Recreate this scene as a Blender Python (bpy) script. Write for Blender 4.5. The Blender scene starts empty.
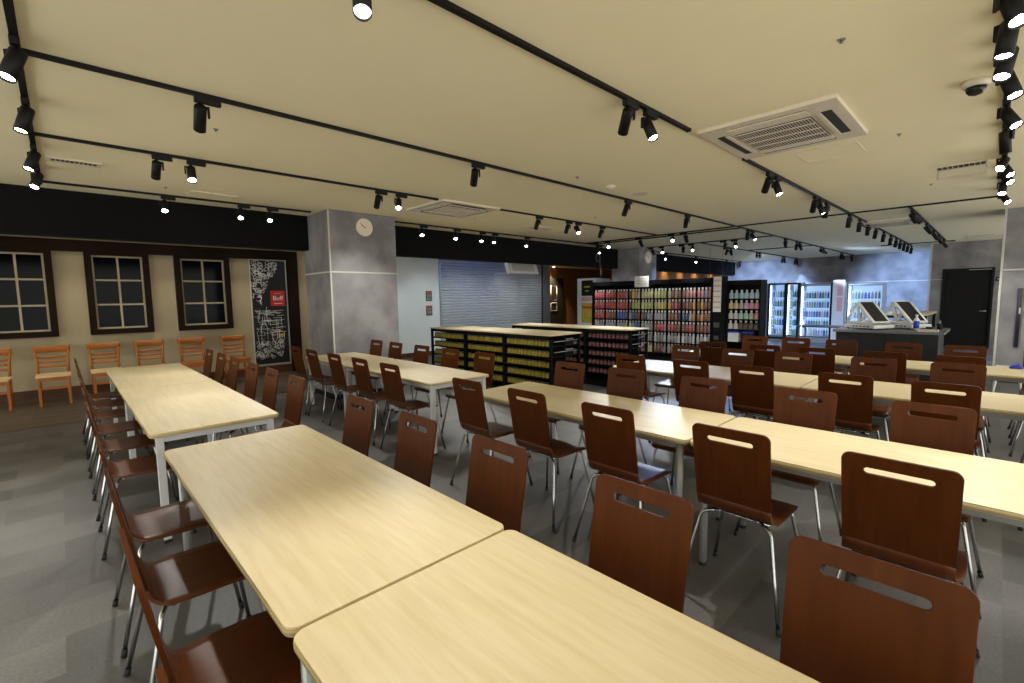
# Dining hall with shelves and coolers: Blender 4.5 scene
E_NEAR, E_WALL, E_FAR, E_CTR, EXPO, WORLD = 43, 28, 420, 80, 1.56, 1.0
import bpy, bmesh, math, random
from mathutils import Vector, Matrix
random.seed(7)
S = bpy.context.scene
COL = S.collection
PI = math.pi
CZ = 2.87            # ceiling height
# ------------------------------------------------------------------ materials
def nodes(m):
    m.use_nodes = True
    nt = m.node_tree
    nt.nodes.clear()
    out = nt.nodes.new('ShaderNodeOutputMaterial')
    b = nt.nodes.new('ShaderNodeBsdfPrincipled')
    nt.links.new(b.outputs[0], out.inputs[0])
    return nt, b, out
def mat(name, c1, c2=None, rough=.5, metal=0., scale=8., stretch=(1, 1, 1), bump=0., detail=4., spec=.3, coat=0., emis=None, es=0., lo=.3, hi=.7, bscale=None):
    m = bpy.data.materials.new(name)
    nt, b, out = nodes(m)
    c1 = tuple(c1) + (1,)
    b.inputs['Roughness'].default_value = rough
    b.inputs['Metallic'].default_value = metal
    b.inputs['Specular IOR Level'].default_value = spec
    b.inputs['Coat Weight'].default_value = coat
    c2 = tuple(c2) + (1,) if c2 else tuple(x * .9 for x in c1[:3]) + (1,)
    tc = nt.nodes.new('ShaderNodeTexCoord')
    mp = nt.nodes.new('ShaderNodeMapping')
    mp.inputs['Scale'].default_value = stretch
    nt.links.new(tc.outputs['Object'], mp.inputs[0])
    n = nt.nodes.new('ShaderNodeTexNoise')
    n.inputs['Scale'].default_value = scale
    n.inputs['Detail'].default_value = detail
    nt.links.new(mp.outputs[0], n.inputs['Vector'])
    r = nt.nodes.new('ShaderNodeValToRGB')
    r.color_ramp.elements[0].position = lo; r.color_ramp.elements[0].color = c1
    r.color_ramp.elements[1].position = hi; r.color_ramp.elements[1].color = c2
    nt.links.new(n.outputs['Fac'], r.inputs[0])
    nt.links.new(r.outputs[0], b.inputs['Base Color'])
    if bump:
        bp = nt.nodes.new('ShaderNodeBump')
        bp.inputs['Strength'].default_value = bump
        bp.inputs['Distance'].default_value = .01
        if bscale:
            n2 = nt.nodes.new('ShaderNodeTexNoise'); n2.inputs['Scale'].default_value = bscale
            nt.links.new(mp.outputs[0], n2.inputs['Vector']); nt.links.new(n2.outputs['Fac'], bp.inputs['Height'])
        else:
            nt.links.new(n.outputs['Fac'], bp.inputs['Height'])
        nt.links.new(bp.outputs[0], b.inputs['Normal'])
    if emis:
        b.inputs['Emission Color'].default_value = tuple(emis) + (1,)
        b.inputs['Emission Strength'].default_value = es
    return m
M = {}
M['ceiling'] = mat('ceiling_paint', (.88, .81, .575), (.865, .795, .56), .9, scale=3)
M['laminate'] = mat('maple_laminate', (.64, .545, .345), (.57, .465, .275), .38, scale=5, stretch=(9, .7, 1), detail=6, lo=.35, hi=.7)
M['laminate_edge'] = mat('maple_edge_band', (.50, .40, .19), (.44, .35, .16), .5, scale=6)
M['plywood'] = mat('brown_stained_plywood', (.078, .0225, .0052), (.053, .0142, .0034), .36, scale=5, stretch=(1, 5, .6), detail=6, spec=.09)  # chair backs: darker copy of the shell plywood, shade put into the colour
M['plywood_seat'] = mat('brown_stained_seat', (.098, .028, .0072), (.070, .019, .0048), .34, scale=5, stretch=(.6, 5, 1), detail=6, spec=.25)  # seats: lighter copy of the same plywood, lit tone put into the colour
M['chrome'] = mat('chrome_tube', (.42, .43, .44), (.36, .37, .38), .2, 1., scale=20)
M['rubber'] = mat('black_rubber', (.012, .012, .012), (.02, .02, .02), .7)
M['white_metal'] = mat('light_grey_powder_coat', (.60, .62, .65), (.56, .58, .61), .4, scale=4)
M['grey_tube'] = mat('satin_grey_tube', (.36, .37, .36), (.32, .33, .32), .35, .4, scale=4)
M['black_metal'] = mat('black_metal', (.0035, .0035, .0035), (.006, .006, .006), .5, scale=10, spec=.2)
M['black_shelf'] = mat('black_shelf_board', (.0035, .004, .005), (.0055, .0062, .0075), .6, scale=10, spec=.12)
M['black_soffit'] = mat('black_soffit_paint', (.0035, .0036, .0042), (.005, .005, .006), .9, scale=2, spec=.15)
M['concrete'] = mat('grey_concrete_panel', (.26, .25, .26), (.15, .144, .152), .75, scale=2.2, detail=9, lo=.36, hi=.66, bump=.08)
M['joint'] = mat('pale_joint_strip', (.50, .49, .46), (.45, .44, .41), .6)
M['cream_wall'] = mat('cream_textured_wallpaper', (.38, .32, .205), (.345, .285, .18), .85, scale=60, stretch=(.3, 1, 3), bump=.3)
M['white_wall'] = mat('off_white_wall', (.66, .70, .68), (.63, .67, .65), .8, scale=3)
M['dark_wood'] = mat('dark_brown_beam', (.014, .0065, .003), (.009, .004, .002), .7, spec=.1, scale=4, stretch=(.6, 6, 6), detail=6)
M['base_wood'] = mat('reddish_brown_baseboard', (.085, .035, .016), (.055, .022, .010), .5, scale=4, stretch=(.6, 6, 6), detail=6)
M['orange_wood'] = mat('orange_beech', (.36, .115, .014), (.27, .080, .009), .42, scale=5, stretch=(1, 1, 6), detail=6)
M['cream_seat'] = mat('cream_vinyl_seat', (.62, .46, .24), (.57, .42, .21), .5)
M['muntin'] = mat('cream_muntin', (.42, .36, .24), (.38, .32, .21), .6)
M['window_glass'] = mat('dark_window_glass', (.002, .0025, .004), (.003, .004, .007), .08, scale=2, spec=.06)
M['shutter'] = mat('grey_steel_shutter', (.42, .45, .47), (.38, .41, .43), .45, .15, scale=3)
M['steel'] = mat('satin_steel', (.42, .43, .44), (.38, .39, .40), .35, .7)
M['ac_white'] = mat('warm_white_plastic', (.66, .60, .49), (.63, .57, .46), .5)
M['ac_grille'] = mat('grey_grille', (.055, .052, .042), (.07, .065, .055), .6)
M['dark_slot'] = mat('dark_slot', (.02, .018, .012), (.03, .027, .02), .6)
M['dark_counter'] = mat('charcoal_counter', (.018, .019, .022), (.013, .014, .016), .6)
M['grey_top'] = mat('grey_worktop', (.13, .135, .145), (.11, .115, .125), .35)
M['door'] = mat('black_door', (.006, .006, .0065), (.008, .008, .009), .7, spec=.2, scale=3, stretch=(1, 1, .2))
M['white_plastic'] = mat('white_plastic', (.70, .72, .74), (.66, .68, .70), .35)
M['screen'] = mat('dark_screen', (.012, .013, .015), (.016, .017, .02), .12)
M['paper'] = mat('white_paper', (.72, .72, .70), (.68, .68, .66), .7)
M['ink'] = mat('dark_ink', (.012, .012, .013), (.016, .016, .018), .6, spec=.15)
M['red_ink'] = mat('red_ink', (.55, .06, .05), (.50, .05, .045), .6)
M['pink_print'] = mat('pink_print', (.62, .32, .34), (.70, .45, .46), .6, scale=30)
M['yellow_print'] = mat('yellow_print', (.60, .45, .05), (.35, .28, .05), .6, scale=12)
M['chalk'] = mat('white_chalk_line', (.72, .72, .70), (.6, .6, .59), .7)
M['blackboard'] = mat('black_print_ground', (.008, .008, .009), (.013, .013, .014), .5)
M['red_sign'] = mat('red_sign', (.50, .025, .02), (.42, .02, .018), .5)
M['wine'] = mat('wine_red', (.10, .008, .02), (.08, .006, .015), .5)
M['beer'] = mat('pale_gold', (.45, .33, .08), (.40, .30, .07), .5)
M['brown_panel'] = mat('warm_brown_cladding', (.24, .125, .045), (.16, .078, .028), .55, scale=3, stretch=(1, 1, 8), detail=6)
M['jar_yellow'] = mat('mustard_label', (.30, .24, .03), (.16, .12, .012), .45, scale=25)
M['jar_lid'] = mat('dull_gold_lid', (.10, .09, .05), (.06, .055, .03), .35, .4)
M['cup_pink'] = mat('dusty_pink_label', (.26, .12, .12), (.13, .05, .05), .5, scale=30)
M['cup_dark'] = mat('dark_brown_jar', (.035, .018, .014), (.05, .025, .02), .3)
M['cap'] = mat('white_cap', (.72, .72, .72), (.66, .66, .66), .4)
M['coil'] = mat('pale_cable', (.06, .058, .05), (.05, .048, .043), .8)
M['blue_plastic'] = mat('blue_plastic', (.03, .06, .50), (.03, .05, .40), .4)
M['dome'] = mat('smoked_dome', (.01, .01, .012), (.015, .015, .017), .1)
M['led'] = mat('cool_led', (.9, .95, 1), (.9, .95, 1), .5, emis=(.42, .66, 1.0), es=7)
M['led_soft'] = mat('cooler_back_light', (.8, .9, 1), (.8, .9, 1), .5, emis=(.36, .60, 1.0), es=.26)  # white cooler back; emission stands in for tube light falling on it
M['lens'] = mat('lit_lens', (1, 1, 1), (1, 1, 1), .5, emis=(1, .93, .80), es=22)
M['lens_cool'] = mat('lit_lens_cool', (1, 1, 1), (1, 1, 1), .5, emis=(.9, .95, 1), es=14)
M['warm_lens'] = mat('warm_lens', (1, .9, .7), (1, .9, .7), .5, emis=(1, .72, .36), es=25)
M['blue_screen'] = mat('blue_screen', (.1, .2, .9), (.1, .2, .9), .4, emis=(.10, .25, 1.0), es=1.6)
def glass_mat():
    m = bpy.data.materials.new('clear_door_glass'); nt, b, out = nodes(m)
    nt.nodes.remove(b)
    t = nt.nodes.new('ShaderNodeBsdfTransparent'); g = nt.nodes.new('ShaderNodeBsdfGlossy')
    g.inputs['Roughness'].default_value = .05
    mx = nt.nodes.new('ShaderNodeMixShader'); mx.inputs[0].default_value = .08
    nt.links.new(t.outputs[0], mx.inputs[1]); nt.links.new(g.outputs[0], mx.inputs[2]); nt.links.new(mx.outputs[0], out.inputs[0])
    return m
M['glass'] = glass_mat()
def floor_mat():
    m = bpy.data.materials.new('grey_stone_vinyl_tile'); nt, b, out = nodes(m)
    tc = nt.nodes.new('ShaderNodeTexCoord'); L = nt.links.new
    br = nt.nodes.new('ShaderNodeTexBrick'); br.offset = 0; br.inputs['Scale'].default_value = 1
    br.inputs['Brick Width'].default_value = .6; br.inputs['Row Height'].default_value = .3; br.offset = .5
    br.inputs['Mortar Size'].default_value = .0015; br.inputs['Bias'].default_value = 0
    br.inputs['Color1'].default_value = (.048, .0455, .043, 1); br.inputs['Color2'].default_value = (.098, .093, .088, 1)
    br.inputs['Mortar'].default_value = (.07, .068, .065, 1)
    mp = nt.nodes.new('ShaderNodeMapping'); mp.inputs['Rotation'].default_value = (0, 0, 0); mp.inputs['Location'].default_value = (40, 40, 0)
    L(tc.outputs['Object'], mp.inputs[0]); L(mp.outputs[0], br.inputs['Vector'])
    n = nt.nodes.new('ShaderNodeTexNoise'); n.inputs['Scale'].default_value = 1.6; n.inputs['Detail'].default_value = 8
    n2 = nt.nodes.new('ShaderNodeTexNoise'); n2.inputs['Scale'].default_value = 70; n2.inputs['Detail'].default_value = 3
    L(tc.outputs['Object'], n.inputs['Vector']); L(tc.outputs['Object'], n2.inputs['Vector'])
    a = nt.nodes.new('ShaderNodeMath'); a.operation = 'MULTIPLY_ADD'; a.inputs[1].default_value = 1.0; a.inputs[2].default_value = .15
    L(n.outputs['Fac'], a.inputs[0])
    a2 = nt.nodes.new('ShaderNodeMath'); a2.operation = 'MULTIPLY_ADD'; a2.inputs[1].default_value = 1.1
    L(n2.outputs['Fac'], a2.inputs[0]); L(a.outputs[0], a2.inputs[2])
    mx = nt.nodes.new('ShaderNodeMix'); mx.data_type = 'RGBA'; mx.blend_type = 'MULTIPLY'; mx.inputs[0].default_value = 1
    L(br.outputs['Color'], mx.inputs[6]); L(a2.outputs[0], mx.inputs[7]); L(mx.outputs[2], b.inputs['Base Color'])
    b.inputs['Roughness'].default_value = .48
    return m
M['floor'] = floor_mat()
def plank_mat():
    m = bpy.data.materials.new('brown_wood_planks'); nt, b, out = nodes(m)
    tc = nt.nodes.new('ShaderNodeTexCoord'); L = nt.links.new
    br = nt.nodes.new('ShaderNodeTexBrick'); br.offset = .4
    br.inputs['Scale'].default_value = 1; br.inputs['Brick Width'].default_value = 1.2; br.inputs['Row Height'].default_value = .15
    br.inputs['Mortar Size'].default_value = .002
    br.inputs['Color1'].default_value = (.045, .031, .019, 1); br.inputs['Color2'].default_value = (.085, .061, .038, 1); br.inputs['Mortar'].default_value = (.03, .02, .013, 1)
    mp = nt.nodes.new('ShaderNodeMapping'); mp.inputs['Location'].default_value = (40, 40, 0)
    L(tc.outputs['Object'], mp.inputs[0]); L(mp.outputs[0], br.inputs['Vector']); L(br.outputs['Color'], b.inputs['Base Color'])
    b.inputs['Roughness'].default_value = .5
    return m
M['planks'] = plank_mat()
# ------------------------------------------------------------------ mesh builder
class MB:
    def __init__(s):
        s.bm = bmesh.new(); s.mats = []; s.cur = 0
    def use(s, m):
        if m not in s.mats: s.mats.append(m)
        s.cur = s.mats.index(m); return s
    def _f(s, vs, smooth=False):
        try:
            f = s.bm.faces.new(vs); f.material_index = s.cur; f.smooth = smooth; return f
        except ValueError: return None
    def box(s, x0, x1, y0, y1, z0, z1, bev=0., mtx=None):
        vs = [s.bm.verts.new(Vector(p)) for p in ((x0,y0,z0),(x1,y0,z0),(x1,y1,z0),(x0,y1,z0),(x0,y0,z1),(x1,y0,z1),(x1,y1,z1),(x0,y1,z1))]
        fs = [s._f([vs[i] for i in q]) for q in ((3,2,1,0),(4,5,6,7),(0,1,5,4),(1,2,6,5),(2,3,7,6),(3,0,4,7))]
        if bev:
            es = list({e for f in fs for e in f.edges})
            r = bmesh.ops.bevel(s.bm, geom=es, offset=bev, segments=2, affect='EDGES', profile=.7)
            for f in r['faces']: f.material_index = s.cur; f.smooth = True
            vs = list({v for f in fs if f.is_valid for v in f.verts} | {v for f in r['faces'] for v in f.verts})
        if mtx:
            for v in vs: v.co = mtx @ v.co
        return s
    def prism(s, pts, z0, z1, mtx=None, smooth=False):   # outline in xy extruded in z
        a = [s.bm.verts.new((p[0], p[1], z0)) for p in pts]; b = [s.bm.verts.new((p[0], p[1], z1)) for p in pts]
        n = len(pts)
        s._f(a[::-1]); s._f(b)
        for i in range(n): s._f([a[i], a[(i+1) % n], b[(i+1) % n], b[i]], smooth)
        if mtx:
            for v in a + b: v.co = mtx @ v.co
        return s
    def tube(s, pts, r, seg=8, closed=False):
        pts = [Vector(p) for p in pts]; rings = []; up = None
        n = len(pts)
        for i, p in enumerate(pts):
            if closed: t = (pts[(i+1) % n] - pts[i-1]).normalized()
            else: t = (pts[min(i+1, n-1)] - pts[max(i-1, 0)]).normalized()
            if up is None:
                up = Vector((0,0,1)) if abs(t.z) < .9 else Vector((1,0,0))
            u = (up - t * up.dot(t)).normalized(); up = u; w = t.cross(u)
            rr = r[i] if isinstance(r, (list, tuple)) else r
            rings.append([s.bm.verts.new(p + (u * math.cos(a) + w * math.sin(a)) * rr) for a in [2*PI*k/seg for k in range(seg)]])
        m = n if closed else n - 1
        for i in range(m):
            A, B = rings[i], rings[(i+1) % n]
            for k in range(seg): s._f([A[k], A[(k+1) % seg], B[(k+1) % seg], B[k]], True)
        if not closed:
            s._f(rings[0][::-1]); s._f(rings[-1])
        return s
    def lathe(s, prof, seg=16, mtx=None):       # profile (r,z) about z
        rings = []; vs = []
        for r, z in prof:
            ring = [s.bm.verts.new((max(r, 1e-4)*math.cos(2*PI*k/seg), max(r, 1e-4)*math.sin(2*PI*k/seg), z)) for k in range(seg)]
            rings.append(ring); vs += ring
        for A, B in zip(rings, rings[1:]):
            for k in range(seg): s._f([A[k], A[(k+1) % seg], B[(k+1) % seg], B[k]], True)
        s._f(rings[0][::-1]); s._f(rings[-1])
        if mtx:
            for v in vs: v.co = mtx @ v.co
        return s
    def grid(s, rows, thick):   # rows of points -> thick smooth sheet
        R, C = len(rows), len(rows[0]); P = [[Vector(p) for p in r] for r in rows]
        N = [[None]*C for _ in range(R)]
        for i in range(R):
            for j in range(C):
                du = P[min(i+1, R-1)][j] - P[max(i-1, 0)][j]; dv = P[i][min(j+1, C-1)] - P[i][max(j-1, 0)]
                N[i][j] = du.cross(dv).normalized()
        a = [[s.bm.verts.new(P[i][j] + N[i][j]*thick/2) for j in range(C)] for i in range(R)]
        b = [[s.bm.verts.new(P[i][j] - N[i][j]*thick/2) for j in range(C)] for i in range(R)]
        for i in range(R-1):
            for j in range(C-1):
                s._f([a[i][j], a[i+1][j], a[i+1][j+1], a[i][j+1]], True)
                s._f([b[i][j], b[i][j+1], b[i+1][j+1], b[i+1][j]], True)
        loop = [(0, j) for j in range(C)] + [(i, C-1) for i in range(1, R)] + [(R-1, j) for j in range(C-2, -1, -1)] + [(i, 0) for i in range(R-2, 0, -1)]
        for k in range(len(loop)):
            (i, j), (i2, j2) = loop[k], loop[(k+1) % len(loop)]
            s._f([a[i][j], a[i2][j2], b[i2][j2], b[i][j]])
        return s
    def mesh(s, name):
        bmesh.ops.recalc_face_normals(s.bm, faces=s.bm.faces[:])
        me = bpy.data.meshes.new(name)
        for m in s.mats: me.materials.append(m)
        s.bm.to_mesh(me); s.bm.free(); return me
    def build(s, name, m=None, parent=None, loc=None, rot=None):
        if m is not None and not s.mats: s.mats = [m]
        o = bpy.data.objects.new(name, s.mesh(name)); COL.objects.link(o)
        if parent: o.parent = parent
        if loc: o.location = loc
        if rot: o.rotation_euler = rot
        return o
def m1(m):
    b = MB(); b.use(m); return b
def tag(o, label=None, cat=None, group=None, kind=None):
    if label: o['label'] = label
    if cat: o['category'] = cat
    if group: o['group'] = group
    if kind: o['kind'] = kind
    return o
def thing(name, label, cat, loc=(0,0,0), rz=0, group=None):
    o = bpy.data.objects.new(name, None); COL.objects.link(o); o.location = loc; o.rotation_euler = (0, 0, rz)
    o.empty_display_size = .1
    return tag(o, label, cat, group)
def struct(o): o['kind'] = 'structure'; return o
def inst(name, me, parent=None, loc=None, rot=None):
    o = bpy.data.objects.new(name, me); COL.objects.link(o)
    if parent: o.parent = parent
    if loc: o.location = loc
    if rot: o.rotation_euler = rot
    return o
def children(o, table):
    return table.get(o, [])
def dup(root, loc, rz, label, group=None, cat=None):
    def rec(o, par):
        c = o.copy(); COL.objects.link(c)
        if par: c.parent = par
        for ch in KIDS[o.name]: rec(ch, c)
        return c
    c = rec(root, None); c.location = loc; c.rotation_euler = (0, 0, rz); c['label'] = label
    if group: c['group'] = group
    return c
KIDS = {}
def index_kids(o):
    KIDS[o.name] = [c for c in COL.objects if c.parent == o]
    for c in KIDS[o.name]: index_kids(c)
def rrect(w, d, r, n=5, cx=0, cy=0):
    pts = []
    for (sx, sy, a0) in ((1, 1, 0), (-1, 1, PI/2), (-1, -1, PI), (1, -1, 3*PI/2)):
        for k in range(n + 1):
            a = a0 + PI/2*k/n
            pts.append((cx + sx*(w/2 - r) + r*math.cos(a), cy + sy*(d/2 - r) + r*math.sin(a)))
    return pts
def text(body, name, size, m, parent, loc, rot, ext=.002, align='CENTER'):
    cu = bpy.data.curves.new(name, 'FONT'); cu.body = body; cu.size = size; cu.extrude = ext; cu.align_x = align; cu.align_y = 'CENTER'
    t = bpy.data.objects.new('tmp', cu); COL.objects.link(t)
    dg = bpy.context.evaluated_depsgraph_get()
    me = bpy.data.meshes.new_from_object(t.evaluated_get(dg)); bpy.data.objects.remove(t)
    me.materials.clear(); me.materials.append(m); me.name = name
    return inst(name, me, parent, loc, rot)
ORD = ['first', 'second', 'third', 'fourth', 'fifth', 'sixth', 'seventh', 'eighth', 'ninth', 'tenth', 'eleventh', 'twelfth', 'thirteenth', 'fourteenth', 'fifteenth', 'sixteenth', 'seventeenth', 'eighteenth', 'nineteenth', 'twentieth']
# ------------------------------------------------------------------ room shell
WX0, WX1, WY0 = -4.5, 20.5, -3.6
struct(m1(M['floor']).box(WX0, WX1, WY0, 8.15, -.1, 0).build('floor'))
struct(m1(M['planks']).box(WX0, 17, 8.15, 12.2, -.1, .001).build('floor'))
struct(m1(M['ceiling']).box(WX0, WX1, WY0, 7.8, CZ, CZ+.15).build('ceiling'))
struct(m1(M['ceiling']).box(WX0, 17.0, 7.95, 12.2, 2.66, 2.87).box(17.0, WX1, 7.95, 8.45, 2.66, 2.87).build('ceiling'))
struct(m1(M['cream_wall']).box(WX0, 4.1, 10.6, 10.8, 0, 2.66).build('wall_back'))
struct(m1(M['white_wall']).box(4.1, 7.46, 10.6, 10.8, 0, 2.66).build('wall_back'))
struct(m1(M['brown_panel']).box(12.0, 17.0, 12.0, 12.2, 0, 2.66).build('wall_back'))
struct(m1(M['brown_panel']).box(11.98, 12.1, 10.8, 12.0, 0, 2.66).build('wall_side'))
struct(m1(M['brown_panel']).box(17.0, 17.15, 8.45, 12.2, 0, 2.66).build('wall_side'))
struct(m1(M['concrete']).box(WX1, WX1+.2, 1.4, 8.45, 0, CZ).build('wall_right'))
# door wall with opening
b = m1(M['concrete']); b.box(17.7, 17.9, 1.11, 1.4, 0, CZ); b.box(17.7, 17.9, WY0, .12, 0, CZ); b.box(17.7, 17.9, .12, 1.11, 2.14, CZ); b.box(17.9, WX1, 1.3, 1.4, 0, CZ)
struct(b.build('wall_right'))
b = m1(M['joint'])
b.box(17.69, 17.72, 1.36, 1.405, 0, CZ); b.box(17.69, 17.70, 1.12, 1.36, 1.86, 1.875); b.box(17.69, 17.70, .12-1.2, .11, 1.86, 1.875)
b.box(20.485, 20.5, 1.4, 7.95, 1.9, 1.92)
struct(b.build('trim_1'))
# black door
d = struct(thing('door_1', None, None, (17.7, .615, 0)))
m1(M['black_metal']).box(-.02, .03, -.505, -.455, 0, 2.15).box(-.02, .03, .455, .505, 0, 2.15).box(-.02, .03, -.455, .455, 2.09, 2.15).build('door_frame', parent=d)
m1(M['door']).box(.035, .08, -.50, .50, .0, 2.13).build('door_leaf', parent=d)
m1(M['joint']).box(-.025, -.02, -.45, -.02, 2.10, 2.112).build('door_closer_strip', parent=d)
b = m1(M['steel']); b.lathe([(.0, 0), (.025, 0), (.025, .02), (.0, .02)], 10, Matrix.Translation((.023, -.38, 1.0)) @ Matrix.Rotation(-PI/2, 4, 'Y')); b.tube([(.03, -.38, 1.0), (-.03, -.38, 1.0), (-.035, -.27, 1.0)], .01)
b.build('door_handle', parent=d)
# columns
def column(x0, x1, y0, y1, n, trims):
    struct(m1(M['concrete']).box(x0, x1, y0, y1, 0, CZ).build('column'))
    b = m1(M['joint'])
    for t in trims: b.box(*t)
    struct(b.build('trim_%d' % n))
    struct(m1(M['black_metal']).box(x0-.012, x1+.012, y0-.012, y1+.012, 0, .08).build('baseboard_column'))
column(2.94, 4.05, 6.96, 7.95, 2, [(2.93, 2.95, 6.95, 6.965, .08, CZ), (2.93, 4.06, 6.95, 6.962, 1.94, 1.962), (2.93, 2.942, 6.95, 7.95, 1.94, 1.962)])
column(11.75, 12.7, 7.05, 7.95, 3, [(11.74, 12.71, 7.04, 7.052, 1.83, 1.855)])
column(11.3, 12.2, -1.1, .0, 4, [(11.29, 11.31, -.02, .01, .08, CZ), (11.29, 11.302, -1.1, .0, 1.86, 1.885)])
# soffit (black)
for x0, x1 in ((WX0, 2.94), (4.05, 11.75), (12.7, 20.5)):
    struct(m1(M['black_soffit']).box(x0, x1, 7.75, 7.95, 2.33, CZ).build('wall_soffit'))
# brown beam + post on the cream wall, baseboard
struct(m1(M['dark_wood']).box(WX0, 3.72, 10.50, 10.6, 2.38, 2.565).box(3.52, 3.72, 10.50, 10.6, 0, 2.38).build('trim_5'))
struct(m1(M['base_wood']).box(WX0, 3.52, 10.57, 10.6, 0, .16).build('baseboard_back'))
struct(m1(M['base_wood']).box(4.05, 7.46, 10.57, 10.6, 0, .12).build('baseboard_back'))
# windows
def window(n, x0, x1):
    w = struct(thing('window_%d' % n, None, None, ((x0+x1)/2, 10.6, 0)))
    h = (x1-x0)/2; z0, z1 = 1.0, 2.38; f = .09
    b = m1(M['dark_wood']); b.box(-h, -h+f, -.11, 0, z0, z1); b.box(h-f, h, -.11, 0, z0, z1); b.box(-h+f, h-f, -.11, 0, z0, z0+f); b.box(-h+f, h-f, -.11, 0, z1-.05, z1)
    b.build('window_frame', parent=w)
    a0, a1, c0, c1 = -h+f, h-f, z0+f, z1-.05; t = .028
    b = m1(M['muntin']); b.box(a0, a0+t, -.045, -.01, c0, c1); b.box(a1-t, a1, -.045, -.01, c0, c1); b.box(a0+t, a1-t, -.045, -.01, c0, c0+t); b.box(a0+t, a1-t, -.045, -.01, c1-t, c1)
    b.box(-t/2, t/2, -.045, -.01, c0+t, c1-t)
    for k in (1, 2):
        z = c0 + (c1-c0)*k/3; b.box(a0+t, -t/2, -.045, -.01, z-t/2, z+t/2); b.box(t/2, a1-t, -.045, -.01, z-t/2, z+t/2)
    b.build('muntin_grid', parent=w)
    m1(M['window_glass']).box(a0+.002, a1-.002, -.02, -.012, c0+.002, c1-.002).build('pane', parent=w)
window(1, -.88, -.06); window(2, .32, 1.175); window(3, 1.545, 2.43)
# mural poster
p = thing('mural_poster', 'tall black chalk-line mural panel with red square sign, between window and brown post', 'poster', (3.145, 10.6, 0))
PX0, PX1, PZ0, PZ1 = -.335, .335, .21, 2.36
m1(M['blackboard']).box(PX0, PX1, -.03, 0, PZ0, PZ1).build('panel', parent=p)
b = m1(M['joint']); t = .018
b.box(PX0-t, PX0, -.04, 0, PZ0-t, PZ1+t).box(PX1, PX1+t, -.04, 0, PZ0-t, PZ1+t).box(PX0, PX1, -.04, 0, PZ0-t, PZ0).box(PX0, PX1, -.04, 0, PZ1, PZ1+t)
b.build('panel_border', parent=p)
b = m1(M['chalk']); rnd = random.Random(3); YL = -.032
def ln(pts, r=.0035, cl=False): b.tube([(x, YL, z) for x, z in pts], r, 4, cl)
for i in range(120):       # leaves and blossoms at the top left
    x = PX0+.04+rnd.random()*.5; z = 2.32-rnd.random()*.72
    if (x-PX0) > .56*(1-(2.36-z)/.95)+.03: continue
    r = .015+rnd.random()*.03
    ln([(x+r*math.cos(a)*1.1, z+r*math.sin(a)) for a in [2*PI*k/9 for k in range(9)]], .0045, True)
for i in range(26):
    x = PX0+.02+rnd.random()*.18; z = 2.2-rnd.random()*.8; a = rnd.random()*PI; l = .05+rnd.random()*.08
    ln([(x, z), (x+l*.5*math.cos(a)+.01, z+l*.5*math.sin(a)), (min(PX1-.02, x+l*math.cos(a)), z+l*math.sin(a))], .005)
for i in range(70):       # street-map strokes in the middle
    z = 1.34-rnd.random()*.62; x = PX0+.02+rnd.random()*.45; l = .05+rnd.random()*.18
    ln([(x, z), (min(PX1-.01, x+l), z+rnd.uniform(-.01, .01))], .003)
for i in range(22):
    x = PX0+.03+rnd.random()*.52; z = .5+rnd.random()*.7; l = .06+rnd.random()*.2
    ln([(x, z), (x+rnd.uniform(-.02, .02), z+l)], .003)
for i in range(70):       # scribble of flowers at the foot
    x = PX0+.04+rnd.random()*.5; z = .34+rnd.random()*.34; r = .014+rnd.random()*.03
    ln([(x+r*math.cos(a), z+r*math.sin(a)) for a in [2*PI*k/7 for k in range(7)]], .003, True)
ln([(-.2, .62), (-.2, .98), (-.16, 1.06), (-.16, 1.2), (-.12, 1.2), (-.12, 1.06), (-.08, .98), (-.08, .62)], .004, True)
for cx in (.06, .2):      # wine glasses
    ln([(cx-.05, .86), (cx-.045, .72), (cx, .67), (cx+.045, .72), (cx+.05, .86)], .004); ln([(cx, .67), (cx, .55)], .004); ln([(cx-.035, .55), (cx+.035, .55)], .004)
b.build('chalk_drawing', parent=p)
m1(M['wine']).prism([(.015, .79), (.02, .72), (.06, .675), (.10, .72), (.105, .79)], .031, .034, Matrix.Rotation(PI/2, 4, 'X')).build('wine_fill', parent=p)
m1(M['beer']).prism([(.155, .83), (.16, .77), (.20, .75), (.24, .77), (.245, .83)], .031, .034, Matrix.Rotation(PI/2, 4, 'X')).build('beer_fill', parent=p)
sg = m1(M['red_sign']).box(.02, .29, -.045, -.03, 1.42, 1.74).build('red_sign', parent=p); sg['label'] = 'red square sign with white and yellow lettering'
text('Buff', 'lettering', .13, M['paper'], sg, (.155, -.047, 1.58), (PI/2, 0, 0))
m1(M['beer']).box(.09, .22, -.048, -.045, 1.675, 1.692).build('lettering_line', parent=sg)
m1(M['paper']).box(.075, .235, -.048, -.045, 1.465, 1.476).build('lettering_line', parent=sg)
# notices on the white wall
for z, lb in ((1.60, 'upper'), (1.21, 'lower')):
    o = thing('wall_notice', '%s small grey notice with red heading on the white wall beside the shutter' % lb, 'notice', (7.11, 10.6, z))
    m1(M['ac_grille']).box(-.095, .095, -.012, 0, -.135, .135).build('sheet', parent=o)
    m1(M['red_ink']).box(-.09, .09, -.015, -.012, .08, .125).build('heading', parent=o)
    b = m1(M['paper'])
    for k in range(5): b.box(-.075, .075, -.014, -.012, .05-k*.036, .056-k*.036)
    b.build('printed_lines', parent=o)
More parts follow.
